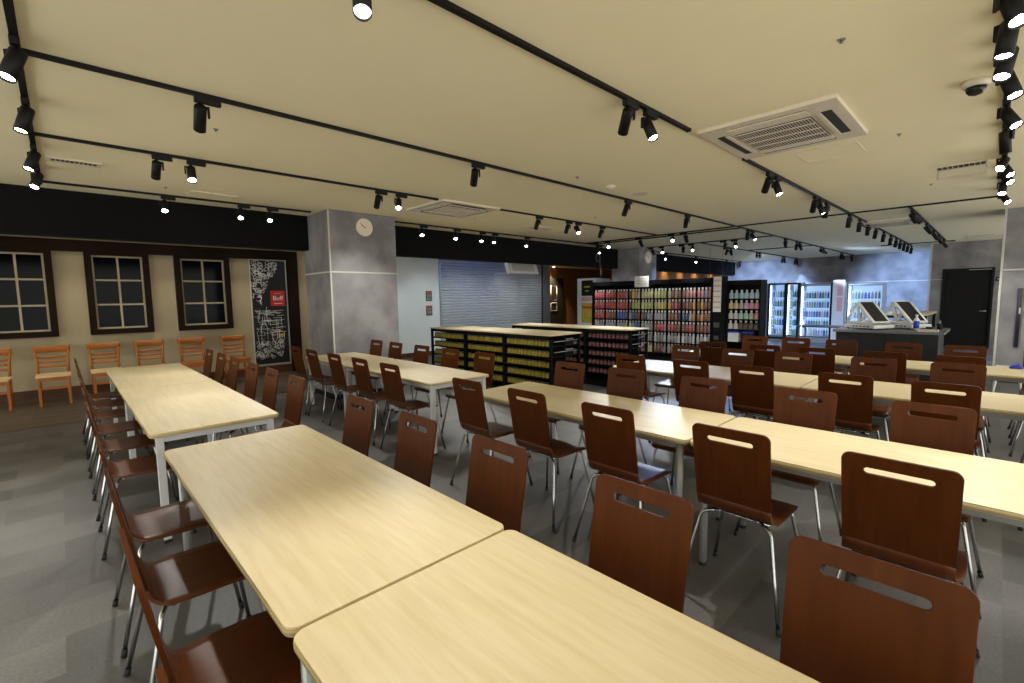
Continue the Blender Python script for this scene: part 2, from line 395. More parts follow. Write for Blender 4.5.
# roller shutter
sh = struct(thing('door_2', None, None, (9.56, 10.6, 0)))
b = m1(M['shutter'])
k = 0; z = 0.05
while z < 2.64:
    pts = [(-.0, z), (-.028, z+.018), (-.028, z+.055), (0, z+.075), (.02, z+.075), (.02, z)]
    b.prism([(q[0], q[1]) for q in pts], -2.06, 2.06, Matrix(((0,0,1,0),(1,0,0,.03),(0,1,0,0),(0,0,0,1))))
    z += .0765
b.build('shutter_curtain', parent=sh)
m1(M['steel']).box(-2.1, -2.06, -.03, .12, 0, 2.66).build('guide_rail', parent=sh)
m1(M['steel']).box(2.06, 2.42, -.03, .12, 0, 2.66).build('guide_rail', parent=sh)
m1(M['black_metal']).box(2.03, 2.06, -.02, .12, 0, 2.66).build('guide_slot', parent=sh)
# hanging display in front of the shutter
tv = thing('hanging_monitor', 'white-cased monitor hanging below the black soffit before the grey shutter', 'monitor', (8.93, 9.0, 2.66))
mt = Matrix.Rotation(-.35, 4, 'X')
m1(M['white_plastic']).box(-.55, .55, -.04, .06, -.55, -.12, .01, mtx=mt).build('casing', parent=tv)
m1(M['joint']).box(-.40, .42, -.05, -.04, -.48, -.18, mtx=mt).build('back_panel', parent=tv)
m1(M['blue_screen']).box(-.5, .5, .06, .065, -.52, -.15, mtx=mt).build('screen', parent=tv)
m1(M['steel']).tube([(0, .02, -.13), (0, .0, 0)], .02).build('ceiling_pole', parent=tv)
# ------------------------------------------------------------------ dining chairs
def dining_chair(label, group):
    t = thing('dining_chair', label, 'chair', group=group)
    # back: flat plate with a slot, made in (y, s) then placed along the leaning line
    cu = bpy.data.curves.new('c', 'CURVE'); cu.dimensions = '2D'; cu.fill_mode = 'BOTH'; cu.extrude = .0045; cu.bevel_depth = .0015; cu.bevel_resolution = 1
    H = .375
    def spl(pts):
        s = cu.splines.new('POLY'); s.points.add(len(pts)-1); s.use_cyclic_u = True
        for q, p in zip(s.points, pts): q.co = (p[0], p[1], 0, 1)
    out = []
    wt, wb, r = .176, .172, .03
    for k in range(7):
        a = PI/2*k/6; out.append((wt-r+r*math.cos(a), H-r+r*math.sin(a)))
    for k in range(7):
        a = PI/2+PI/2*k/6; out.append((-wt+r+r*math.cos(a), H-r+r*math.sin(a)))
    out += [(-wb, 0), (wb, 0)]
    spl(out)
    sl = []
    for k in range(7): a = -PI/2+PI*k/6; sl.append((.092+.0145*math.cos(a), H-.062+.0145*math.sin(a)))
    for k in range(7): a = PI/2+PI*k/6; sl.append((-.092+.0145*math.cos(a), H-.062+.0145*math.sin(a)))
    spl(sl[::-1])
    o = bpy.data.objects.new('tmp', cu); COL.objects.link(o)
    me = bpy.data.meshes.new_from_object(o.evaluated_get(bpy.context.evaluated_depsgraph_get())); bpy.data.objects.remove(o)
    p0, p1 = Vector((-.168, 0, .535)), Vector((-.232, 0, .905)); d = (p1-p0).normalized(); nrm = Vector((0, 1, 0)).cross(d)
    me.transform(Matrix(((0, d.x, nrm.x, p0.x), (1, 0, 0, 0), (0, d.z, nrm.z, p0.z), (0, 0, 0, 1))))
    me.materials.clear(); me.materials.append(M['plywood']); me.name = 'backrest'
    inst('backrest', me, t)
    path = [(-.168, .536, .172), (-.161, .510, .172), (-.150, .487, .172), (-.132, .470, .176), (-.105, .460, .186), (-.06, .456, .193), (0, .455, .195), (.08, .456, .195), (.15, .456, .194), (.185, .452, .190), (.205, .444, .180), (.214, .437, .160)]
    rows = []
    for u, z, w in path:
        rows.append([(u, w*c, z + (.006*abs(c)**2 if -.1 < u < .15 else 0)) for c in (-1, -.8, -.5, 0, .5, .8, 1)])
    b = m1(M['plywood_seat']); b.grid(rows, .011); b.build('seat', parent=t)
    b = m1(M['chrome'])
    for x in (-.09, .13): b.tube([(x, -.15, .436), (x, .15, .436)], .008)
    for y in (-.09, .09): b.tube([(-.11, y, .439), (.15, y, .439)], .008)
    b.build('seat_frame', parent=t)
    for sx, fx, tx, mx in ((-1, -.222, -.135, -.09), (1, .232, .175, .13)):
        for sy in (-1, 1):
            F = Vector((fx, sy*.238, .012)); K = Vector((tx, sy*.168, .40)); A = K + (K-F).normalized()*0; E = Vector((mx, sy*.10, .434))
            pts = [F, F.lerp(K, .5), K]
            for k in range(1, 6):
                q = k/5; c = Vector((tx*.99, sy*.163, .436)); pts.append((1-q)**2*K + 2*q*(1-q)*c + q*q*E)
            l = m1(M['chrome']).tube(pts, .0088, 8).build('leg', parent=t)
            dirv = (K-F).normalized()
            m1(M['rubber']).tube([F - dirv*.012, F + dirv*.02], .0115, 8).build('rubber_foot', parent=l)
    return t
CH = dining_chair('x', 'x')
bpy.context.view_layer.update(); index_kids(CH)
first = [True]
def place(x, y, rz, label, group):
    if first[0]:
        first[0] = False; CH.location = (x, y, 0); CH.rotation_euler = (0, 0, rz); CH['label'] = label; CH['group'] = group; return CH
    return dup(CH, (x, y, 0), rz, label, group)
jit = random.Random(11)
def chair_row(x, ys, rz, side, row, x_off=None):
    n = len(ys)
    for i, y in enumerate(sorted(ys, reverse=True)):
        dx = (x_off or {}).get(i, 0)
        place(x+dx, y, rz+jit.uniform(-.012, .012), 'brown slot-back chair, %s from far end, %s side of %s' % (ORD[i], side, row), 'chairs along %s' % row)
NA, NB, NC, ND, NE, NG = 'nearest table row', 'window-side table row', 'second table row', 'third table row', 'last table row', 'column-side table row'
chair_row(.305, [2.78, 2.165, 1.50, .81, .165], 0, 'left', NA)
chair_row(1.105, [2.80, 2.13, 1.48, .78, .165], PI, 'right', NA)
chair_row(.295, [3.86, 4.56, 5.20, 5.90, 6.545, 7.14], 0, 'left', NB)
chair_row(1.125, [3.98, 4.60, 5.20, 5.90, 6.50, 7.13], PI, 'right', NB)
chair_row(2.43, [2.805, 2.165, 1.52, .835, .22, -.44], 0, 'near', NC)
chair_row(3.225, [2.80, 2.18, 1.51, .84, .22, -.44], PI, 'far', NC)
chair_row(4.54, [2.68, 2.02, 1.47, .79, .22, -.42], 0, 'near', ND)
chair_row(5.34, [2.67, 2.05, 1.48, .80, .21, -.42], PI, 'far', ND)
chair_row(6.45, [2.61, 1.97, 1.42, .80, .22, -.40], 0, 'near', NE)
chair_row(7.24, [2.50, 1.96, 1.42, .785, .235, -.40], PI, 'far', NE)
chair_row(2.475, [4.07, 4.70, 5.35, 6.03, 6.60], 0, 'near', NG)
chair_row(3.225, [4.05, 4.70, 5.35, 6.03, 6.60], PI, 'far', NG)
# ------------------------------------------------------------------ tables
def table(x0, x1, y0, y1, style, label, group):
    cx, cy = (x0+x1)/2, (y0+y1)/2; w, d = x1-x0, y1-y0
    t = thing('dining_table', label, 'table', (cx, cy, 0), 0, group)
    b = m1(M['laminate']); b.prism(rrect(w-.004, d-.004, .035), .7135, .72); b.prism(rrect(w-.004, d-.004, .035), .694, .697)
    b.use(M['laminate_edge']).prism(rrect(w, d, .037), .697, .7135, smooth=True)
    b.build('tabletop', parent=t)
    white = style == 'white'
    m = M['white_metal'] if white else M['grey_tube']; i = .035 if white else .05
    b = m1(m); a, c = w/2-i-.02, d/2-i-.02; s = .0125
    for sy in (-1, 1): b.box(-a, a, sy*c-s, sy*c+s, .652, .6935)
    for sx in (-1, 1): b.box(sx*a-s, sx*a+s, -c, c, .652, .6935)
    b.build('apron', parent=t)
    for sx in (-1, 1):
        for sy in (-1, 1):
            X, Y = sx*(w/2-i-.02), sy*(d/2-i-.02)
            if white:
                l = m1(m).box(X-.021, X+.021, Y-.021, Y+.021, .02, .694, .003).build('leg', parent=t)
                m1(M['rubber']).box(X-.022, X+.022, Y-.022, Y+.022, 0, .02).build('leg_foot', parent=l)
            else:
                l = m1(m).tube([(X, Y, .02), (X, Y, .694)], .021, 14).build('leg', parent=t)
                m1(M['rubber']).tube([(X, Y, 0), (X, Y, .02)], .0225, 14).build('leg_foot', parent=l)
GT = 'long pale maple dining tables'
def pair(x0, x1, y, style, row):
    n = len(y)
    for i, (a, c) in enumerate(y):
        table(x0, x1, a, c, style, 'pale maple dining table, %s of %s' % (('far half', 'near half')[i], row), GT)
pair(.338, 1.085, [(1.162, 3.125), (-.83, 1.152)], 'grey', NA)
pair(.325, 1.078, [(5.60, 7.57), (3.555, 5.585)], 'white', NB)
pair(2.458, 3.20, [(1.165, 3.12), (-.83, 1.155)], 'grey', NC)
pair(4.565, 5.335, [(1.160, 3.08), (-.83, 1.150)], 'grey', ND)
pair(6.475, 7.235, [(1.13, 3.08), (-.83, 1.12)], 'grey', NE)
pair(2.475, 3.225, [(5.66, 6.90), (3.70, 5.645)], 'white', NG)
# ------------------------------------------------------------------ wooden side chairs by the window wall
def wood_chair(seat_m, lb, x, y=9.97, rz=0):
    t = thing('wooden_chair', lb, 'chair', (x, y, 0), rz, 'orange wooden chairs along the window wall'); t.scale = (.92, .95, 1)
    w = M['orange_wood']
    for sx in (-1, 1):
        m1(w).tube([(sx*.175, .19, 0), (sx*.178, .18, .22), (sx*.18, .17, .45)], [.017, .019, .021], 8).build('leg', parent=t)
        m1(w).box(sx*.175-.018, sx*.175+.018, -.215, -.179, 0, .43, .004).build('leg', parent=t)
        m1(w).tube([(sx*.18, .17, .45), (sx*.186, .19, .6), (sx*.198, .225, .75), (sx*.206, .245, .80)], [.021, .018, .017, .016], 8).build('back_post', parent=t)
    b = m1(w); rows = []
    for k in range(9):
        c = -1 + k/4; y0 = .235 + .035*(1-c*c); rows.append([(c*.225, y0, .775), (c*.226, y0+.012, .83), (c*.228, y0+.016, .872 + .006*abs(c))])
    b.grid(rows, .024).build('top_rail', parent=t)
    for z in (.545, .615, .685):
        rows = []
        for k in range(7):
            c = -1 + k/3; y0 = .185 + (z-.5)*.22 + .018*(1-c*c); rows.append([(c*.178, y0, z), (c*.179, y0+.006, z+.032)])
        m1(w).grid(rows, .011).build('back_slat', parent=t)
    m1(w).box(-.17, .17, -.205, -.185, .375, .43).box(-.17, .17, .155, .175, .375, .43).box(-.185, -.165, -.19, .16, .375, .43).box(.165, .185, -.19, .16, .375, .43).build('seat_rail', parent=t)
    m1(w).box(-.165, .165, -.206, -.190, .25, .285).build('stretcher', parent=t)
    for sx in (-1, 1): m1(w).box(sx*.172-.008, sx*.172+.008, -.19, .17, .17, .20).build('stretcher', parent=t)
    m1(seat_m).prism(rrect(.42, .42, .045, cy=-.015), .432, .462, smooth=False).build('seat', parent=t)
    return t
cs, ow = M['cream_seat'], M['orange_wood']
wood_chair(cs, 'orange wooden chair with cream seat under the leftmost window, at the left picture edge', -.80)
wood_chair(cs, 'orange wooden chair with cream seat standing between the first two windows', -.165)
wood_chair(cs, 'orange wooden chair with cream seat below the left side of the middle window', .45)
wood_chair(ow, 'orange wooden chair with orange seat below the right side of the middle window', 1.05)
wood_chair(ow, 'orange wooden chair with orange seat below the rightmost window', 1.66)
wood_chair(ow, 'orange wooden chair with orange seat nearest the chalk mural poster', 2.33)
# ------------------------------------------------------------------ low black display units with maple tops
def jar_mesh(lab, lid, w, h):
    b = MB(); b.use(lab).prism(rrect(w, w, w*.25, 3), 0, h*.78); b.use(lid).prism(rrect(w*.92, w*.92, w*.3, 3), h*.78, h)
    return b.mesh('jar')
def unit(name, label, x0, x1, y0, y1, bays, ztop, shelf_z):
    t = thing(name, label, 'display shelf', ((x0+x1)/2, (y0+y1)/2, 0), 0)
    hx, hy = (x1-x0)/2, (y1-y0)/2; m = M['black_shelf']
    m1(M['laminate']).box(-hx-.01, hx+.01, -hy-.01, hy+.01, ztop-.022, ztop, .003).build('countertop', parent=t)
    m1(m).box(-.01, .01, -hy+.02, hy-.02, .06, ztop-.04).build('center_panel', parent=t)
    m1(m).box(-hx+.02, hx-.02, -hy+.02, hy-.02, 0, .09).build('plinth', parent=t)
    n = bays
    m1(m).box(-hx, -hx+.03, -hy, hy, ztop-.07, ztop-.022).box(hx-.03, hx, -hy, hy, ztop-.07, ztop-.022).build('top_rail', parent=t)
    for k in range(n+1):
        y = -hy + .02 + (2*hy-.04)*k/n
        m1(m).box(-hx, -hx+.035, y-.02, y+.02, 0, ztop-.022).build('post', parent=t)
        m1(m).box(hx-.035, hx, y-.02, y+.02, 0, ztop-.022).build('post', parent=t)
        if 0 < k < n: m1(m).box(-hx+.03, hx-.03, y-.006, y+.006, .08, ztop-.05).build('divider', parent=t)
    for z in shelf_z:
        for k in range(n):
            ya = -hy+.04+(2*hy-.04)*k/n; yb = -hy+(2*hy-.04)*(k+1)/n
            m1(m).box(-hx+.008, -.012, ya, yb, z-.02, z).build('shelf', parent=t)
            m1(m).box(.012, hx-.008, ya, yb, z-.02, z).build('shelf', parent=t)
    # open wire end with a few silver baskets
    b = m1(M['steel'])
    for z in shelf_z[:2]: b.tube([(-hx+.05, -hy-.012, z+.07), (hx-.08, -hy-.012, z+.07)], .006, 6)
    b.build('end_rail', parent=t)
    return t
SZA = [.815, .66, .505, .35, .195]
unit('display_shelf', 'low black shelf unit of yellow jars with maple top, nearer of the two', 5.0, 5.68, 4.40, 7.42, 3, .99, SZA)
SZB = [.83, .68, .53, .38, .23]
unit('display_shelf', 'low black shelf unit of pinkish jars with maple top, farther of the two', 6.52, 7.06, 4.05, 6.78, 3, .995, SZB)
LV = ['top', 'second', 'third', 'fourth', 'bottom']
JM = jar_mesh(M['jar_yellow'], M['jar_lid'], .058, .085)
for i, z in enumerate(SZA):
    for k in range(3):
        ya = 4.42 + .993*k + .055; nn = 12
        for j in range(nn):
            if i == 3 and k == 1 and j in (4,): continue
            o = inst('jar', JM, None, (5.045+jit.uniform(0, .006), ya + .88*(j+.5)/nn, z+.0005))
            tag(o, 'yellow-labelled jar on the %s shelf, %s bay of the nearer low unit' % (LV[i], ('right', 'middle', 'left')[k]), 'jar', 'yellow jars in the nearer low unit')
JP = jar_mesh(M['cup_pink'], M['cup_dark'], .05, .075)
for i, z in enumerate(SZB):
    for k in range(2):
        ya = 4.07 + .90*k + .05; nn = 10
        for j in range(nn):
            o = inst('jar', JP, None, (6.57+jit.uniform(0, .006), ya + .80*(j+.5)/nn, z+.0005))
            tag(o, 'pink-labelled dark jar on the %s shelf, %s bay of the farther low unit' % (LV[i], ('right', 'middle')[k]), 'jar', 'pink jars in the farther low unit')
# end-facing stock of the low units
eb = MB().use(M['black_metal']).prism(rrect(.05, .05, .012, 3), 0, .07).use(M['steel']).prism(rrect(.05, .05, .012, 3), .07, .085).mesh('tin')
for i in (0, 1):
    for j in range(4):
        o = inst('tin', eb, None, (5.40+.062*j, 4.50, SZA[i]+.0005)); tag(o, 'small dark tin with silver lid, %s shelf, end of nearer low unit' % LV[i], 'tin', 'dark tins at the unit end')
# ------------------------------------------------------------------ tall bottle rack
RX = 10.2
r = thing('bottle_rack', 'long tall black rack holding six rows of labelled bottles', 'rack', (RX+.2, 5.92, 0))
m = M['black_shelf']
hy = 1.58
m1(m).box(.14, .17, -hy, hy, 0, 1.9).build('back_panel', parent=r)
m1(m).box(-.2, .14, -hy-.02, -hy+.01, 0, 1.9).build('side_panel', parent=r)
m1(m).box(-.2, .14, hy-.01, hy+.02, 0, 1.9).build('side_panel', parent=r)
m1(m).box(-.2, .14, -hy, hy, 1.80, 1.9).build('header', parent=r)
m1(m).box(-.2, .14, -hy, hy, 0, .09).build('plinth', parent=r)
RZ = [1.465, 1.205, .945, .685, .425, .165]
for z in RZ: m1(m).box(-.18, .14, -hy+.01, hy-.01, z-.022, z).build('shelf', parent=r)
for k in range(1, 9): m1(m).box(-.17, .14, -hy+.01+(2*hy-.02)*k/9-.004, -hy+.01+(2*hy-.02)*k/9+.004, .09, 1.8).build('divider', parent=r)
BC = {}
def bottle_mesh(name, c, w, h, cap=.04, body2=None):
    if name in BC: return BC[name]
    lab = mat('bottle_label_'+name, c, body2 or tuple(min(.9, x*.55+.20) for x in c), .4, scale=30, lo=.46, hi=.6)
    b = MB(); b.use(lab).lathe([(w*.42, 0), (w*.5, .008), (w*.5, h*.72), (w*.42, h*.82), (w*.2, h*.9), (w*.2, h*.93)], 10)
    b.use(M['cap']).lathe([(w*.33, h*.90), (w*.33, h*.92+cap), (w*.28, h*.92+cap+.003)], 8)
    BC[name] = b.mesh('bottle'); return BC[name]
CC = dict(red=(.52,.07,.08), pink=(.55,.22,.24), darkred=(.13,.01,.015), yellow=(.62,.52,.03), pale=(.55,.55,.28), lime=(.42,.46,.14), brown=(.22,.08,.045), mauve=(.34,.18,.22), lilac=(.30,.30,.48), blue=(.03,.08,.42), grey=(.30,.30,.33), navy=(.05,.06,.14), orange=(.60,.30,.04), green=(.10,.32,.14), white=(.60,.60,.60))
RW = [
 'red red red red red red red red red pink darkred yellow pink pale pale pale pale pale lime lime lime pale brown mauve brown mauve pink pink pink pink lilac pink',
 'red red red red red red red red red red darkred lime lime pale pale lime lime lime pale yellow lime orange brown red darkred brown brown orange brown orange brown brown',
 'red red red red brown brown brown blue blue navy lilac navy navy brown brown navy grey grey grey grey grey brown brown brown navy navy grey orange brown orange brown brown',
 'grey lilac grey lilac grey lilac grey lilac grey pale pale grey blue blue grey grey grey brown red red grey red red brown brown brown red brown brown brown brown brown',
 'mauve mauve mauve mauve red red grey grey grey grey grey grey mauve darkred darkred grey grey white grey grey white white grey grey white grey grey white grey grey white grey',
 'brown brown brown brown brown pale pale brown brown brown brown brown brown brown pink pink pale brown brown brown grey grey brown brown white white grey grey white white grey grey']
RL = ['top', 'second', 'third', 'fourth', 'fifth', 'lowest']
ADJ = dict(darkred='dark red', pale='pale yellow', lime='lime green')
for i, row in enumerate(RW):
    cols = row.split(); n = 36
    for j in range(n):
        c = cols[min(len(cols)-1, int(j*len(cols)/n))]
        y = 5.92 + 1.57 - (3.14/9)*(j//4) - (3.14/9)/2 - ((j % 4)-1.5)*.082
        if i >= 4 and y > 6.2: continue
        o = inst('bottle', bottle_mesh(c, CC[c], .070, .205), None, (RX+.07, y, RZ[i]+.0005))
        tag(o, '%s bottle with white cap on the %s shelf of the long black bottle rack' % (ADJ.get(c, c), RL[i]), 'bottle', 'bottles on the long black rack')
# framed notice on top of the rack
sgn = thing('shelf_notice', 'white paper notice card standing at the top of the long bottle rack', 'sign', (RX-.015, 6.03, 1.74))
m1(M['paper']).box(-.01, 0, -.19, .19, 0, .26).build('card', parent=sgn)
b = m1(M['ac_grille'])
for k, w in enumerate((.12, .14, .13, .15, .11)): b.box(-.012, -.01, -w, w, .205-k*.04, .212-k*.04)
b.build('printed_lines', parent=sgn)
# end post with price poster
ep = thing('rack_end_panel', 'black end post with white and pink price poster beside the long bottle rack', 'panel', (RX+.05, 4.22, 0))
m1(m).box(-.03, .3, -.085, .085, 0, 1.93).build('post_panel', parent=ep)
m1(M['paper']).box(-.04, -.03, -.083, .083, 1.16, 1.92).build('poster', parent=ep)
b = m1(M['pink_print'])
for k in range(6): b.box(-.043, -.04, -.075, .075, 1.24+k*.115, 1.275+k*.115)
b.build('printed_bands', parent=ep)
m1(M['ac_grille']).box(-.04, -.03, -.06, .06, .82, .93).box(-.04, -.03, -.05, .05, .55, .64).build('price_tags', parent=ep)
# second rack: larger bottles
q = thing('bottle_rack', 'short tall black rack with pastel jugs, right of the price poster', 'rack', (10.6, 3.80, 0))
m1(m).box(.24, .27, -.36, .33, 0, 1.83).build('back_panel', parent=q)
m1(m).box(-.1, .24, -.36, -.335, 0, 1.83).build('side_panel', parent=q)
m1(m).box(-.1, .24, .305, .33, 0, 1.83).build('side_panel', parent=q)
m1(m).box(-.1, .24, -.335, .305, 1.74, 1.83).build('header', parent=q)
Z2 = [1.44, 1.22, 1.0, .78, .50]
for z in Z2: m1(m).box(-.09, .24, -.335, .305, z-.02, z).build('shelf', parent=q)
def jug_mesh(name, c):
    lab = mat('jug_'+name, c, tuple(min(1, x*.7+.15) for x in c), .4, scale=14)
    b = MB(); b.use(lab).prism(rrect(.088, .07, .02, 3), 0, .115); b.lathe([(.04, .115), (.02, .142), (.02, .15)], 10); b.use(M['cap']).lathe([(.023, .148), (.023, .18), (.02, .183)], 10)
    return b.mesh('jug')
J2 = [[('light blue', (.42,.60,.72))]*6, [('pale yellow', (.66,.55,.25))]*2 + [('pale lilac', (.55,.40,.52))]*2 + [('pink', (.60,.25,.32))]*2, [('white', (.56,.56,.56))]*2 + [('mint green', (.38,.60,.50))]*2 + [('white and green', (.42,.55,.40)), ('pinkish red', (.60,.20,.22))], [('white', (.62,.60,.60))]*2 + [('dark brown', (.09,.04,.03))]*4]
JC = {}
for i, row in enumerate(J2):
    for j, (nm, c) in enumerate(row):
        if nm not in JC: JC[nm] = jug_mesh(nm.replace(' ', '_'), c)
        o = inst('jug', JC[nm], None, (10.56, 4.05-.105*j, Z2[i]+.0005), (0, 0, PI/2))
        tag(o, '%s jug with white cap on the %s shelf of the short black rack' % (nm, RL[i]), 'jug', 'jugs on the short black rack')
for j, (y, lb) in enumerate(((3.98, 'left'), (3.68, 'right'))):
    o = thing('carton', '%s pale carton with blue lid on the lowest shelf of the short rack' % lb, 'carton', (10.6, y, .5005))
    m1(M['white_plastic'] if j == 0 else M['dark_counter']).box(-.08, .1, -.11, .11, 0, .20).build('box', parent=o)
    m1(M['blue_plastic']).box(-.085, .105, -.115, .115, .20, .235).build('lid', parent=o)
# ------------------------------------------------------------------ white pillar cabinet with posters, brown room behind
pc = thing('white_cabinet', 'tall white cabinet with two posters, behind the left end of the bottle rack', 'cabinet', (12.05, 8.8, 0))
m1(M['white_wall']).box(-.4, .6, -.33, .35, 0, 2.08, .004).build('body', parent=pc)
o = m1(M['ink']).box(-.41, -.4, -.24, .18, 1.55, 2.02).build('poster', parent=pc); o['label'] = 'black poster with small yellow lettering'
m1(M['yellow_print']).box(-.415, -.41, -.14, .08, 1.80, 1.85).box(-.415, -.41, -.10, .04, 1.68, 1.72).build('poster_print', parent=o)
o = m1(M['yellow_print']).box(-.41, -.4, -.24, .18, .72, 1.33).build('poster', parent=pc); o['label'] = 'yellow and brown picture poster'
m1(M['red_ink']).box(-.415, -.41, -.22, .16, 1.16, 1.23).build('poster_print', parent=o)
m1(M['pink_print']).box(-.41, -.4, -.24, .18, 1.38, 1.50).build('label_strip', parent=pc)
bp = thing('menu_board', 'dark menu board with chalk outlines on the brown wall beyond the shutter', 'board', (13.55, 11.97, 1.5))
m1(M['ink']).box(-.75, .75, -.04, 0, -1.5, .75).build('board', parent=bp)
b = m1(M['chalk'])
for x0, x1, z0, z1 in ((-.5, -.15, -.45, .35), (0, .35, -.1, .45), (0, .35, -.5, -.2)):
    b.tube([(x0, -.045, z0), (x1, -.045, z0), (x1, -.045, z1), (x0, -.045, z1)], .012, 4, True)
b.build('chalk_outline', parent=bp)
m1(M['brown_panel']).box(-.85, -.78, -.08, 0, -1.5, .80).build('wooden_post', parent=bp)
# shelves of firewood-like boxes left of the board
bs = thing('wall_shelf', 'narrow brown wall shelf stack between the shutter post and the menu board', 'shelf', (12.33, 11.8, 0))
b = m1(M['dark_wood']); b.box(-.22, .22, .16, .2, 0, 2.4)
for k in range(10): b.box(-.22, .22, -.1, .16, .1+k*.24, .13+k*.24)
b.box(-.22, -.20, -.1, .16, 0, 2.4).box(.20, .22, -.1, .16, 0, 2.4)
b.build('shelf_frame', parent=bs)
for k in range(9):
    b = m1(M['brown_panel']); b.box(-.17, .17, -.06, .1, .131+k*.24, .22+k*.24); b.build('box_row', parent=bs)
# ------------------------------------------------------------------ coolers
def cooler(y0, y1, label, door=True, x=17.0, ztop=1.88, shelves=5, frame='black_metal'):
    t = thing('drinks_cooler', label, 'refrigerator', (x, (y0+y1)/2, 0), 0)
    h = (y1-y0)/2; fm = M[frame]
    m1(M['steel']).box(.0, .6, -h, -h+.03, 0, ztop).box(.0, .6, h-.03, h, 0, ztop).box(0, .6, -h+.03, h-.03, ztop-.04, ztop).box(0, .6, -h+.03, h-.03, 0, .14).box(.57, .6, -h+.03, h-.03, .14, ztop-.04).build('cabinet', parent=t)
    m1(M['led_soft']).box(.56, .57, -h+.04, h-.04, .16, ztop-.06).build('lit_back_panel', parent=t)
    for k in range(shelves):
        z = .2 + (ztop-.35)*k/shelves
        m1(M['white_plastic']).box(.06, .55, -h+.035, h-.035, z-.012, z).build('shelf', parent=t)
    if door:
        f = m1(fm).box(-.05, -.005, -h, -h+.045, .05, ztop).box(-.05, -.005, h-.045, h, .05, ztop).box(-.05, -.005, -h+.045, h-.045, ztop-.05, ztop).box(-.05, -.005, -h+.045, h-.045, .05, .12).build('door_frame', parent=t)
        m1(M['glass']).box(-.03, -.024, -h+.045, h-.045, .12, ztop-.05).build('door_glass', parent=t)
        m1(M['steel']).tube([(-.07, -h+.06, .8), (-.07, -h+.06, 1.3)], .012).build('door_handle', parent=f)
    m1(M['led']).tube([(.03, h-.06, .2), (.03, h-.06, ztop-.08)], .014, 8).build('light_tube', parent=t)
    return t, h
def bottles_in(y0, y1, n, rows, lb, x=17.0, ztop=1.88, shelves=5, seed=1):
    rr = random.Random(seed); names = ['white', 'grey', 'blue', 'lilac', 'green', 'brown']
    for k in rows:
        z = .2 + (ztop-.35)*k/shelves
        for j in range(n):
            c = rr.choice(names[:5]) if k != 2 else rr.choice(names)
            o = inst('drink_bottle', bottle_mesh('c_'+c, CC[c], .06, .20), None, (x+.13, y0+.07+(y1-y0-.14)*(j+.5)/n, z+.0005))
            tag(o, '%s drink bottle on the %s shelf of the %s' % (c, RL[4-k], lb), 'bottle', 'bottles in the '+lb)
cooler(5.36, 5.72, 'narrow lit cooler column at the left end of the drinks coolers', door=False)
cooler(4.80, 5.32, 'black-framed glass door cooler, left of the two door coolers')
bottles_in(4.80, 5.32, 5, range(5), 'left glass door cooler', seed=2)
cooler(4.42, 4.79, 'black-framed narrow glass door cooler, right of the two door coolers')
bottles_in(4.42, 4.79, 4, range(5), 'narrow glass door cooler', seed=3)
cooler(3.56, 4.40, 'wide open-fronted drinks cooler with rows of bottles', door=False, ztop=1.82)
bottles_in(3.56, 4.40, 10, range(5), 'wide open cooler', seed=4, ztop=1.82)
cooler(2.30, 3.16, 'lit cooler farthest right, partly hidden behind the counter', door=False, ztop=1.80)
bottles_in(2.30, 3.16, 9, range(5), 'right-hand cooler', seed=5, ztop=1.80)
pp = thing('poster_stand', 'narrow white stand with red poster between the coolers', 'stand', (16.9, 3.36, 0))
m1(M['white_plastic']).box(0, .12, -.15, .15, 0, 1.92).build('panel', parent=pp)
m1(M['pink_print']).box(-.01, 0, -.11, .03, 1.45, 1.88).box(-.01, 0, -.11, .03, .98, 1.40).build('red_poster', parent=pp)
m1(M['black_metal']).box(.0, .12, .15, .20, 0, 1.85).build('black_edge', parent=pp)
o = thing('cooler_partition', 'black partition beside the white poster stand', 'partition', (16.9, 3.18, 0)); m1(M['black_metal']).box(0, .3, -.02, .02, 0, 1.82).build('panel', parent=o); m1(M['steel']).box(-.01, 0, -.02, .02, 0, 1.82).build('edge_strip', parent=o)
# side table with basket by the coolers
st = thing('side_table', 'small grey side table left of the counter before the coolers', 'table', (13.2, 2.95, 0))
m1(M['grey_top']).prism(rrect(.6, .9, .05), .72, .75).build('table_top', parent=st)
for sx in (-1, 1):
    for sy in (-1, 1): m1(M['grey_tube']).tube([(sx*.25, sy*.38, 0), (sx*.25, sy*.38, .72)], .016).build('leg', parent=st)
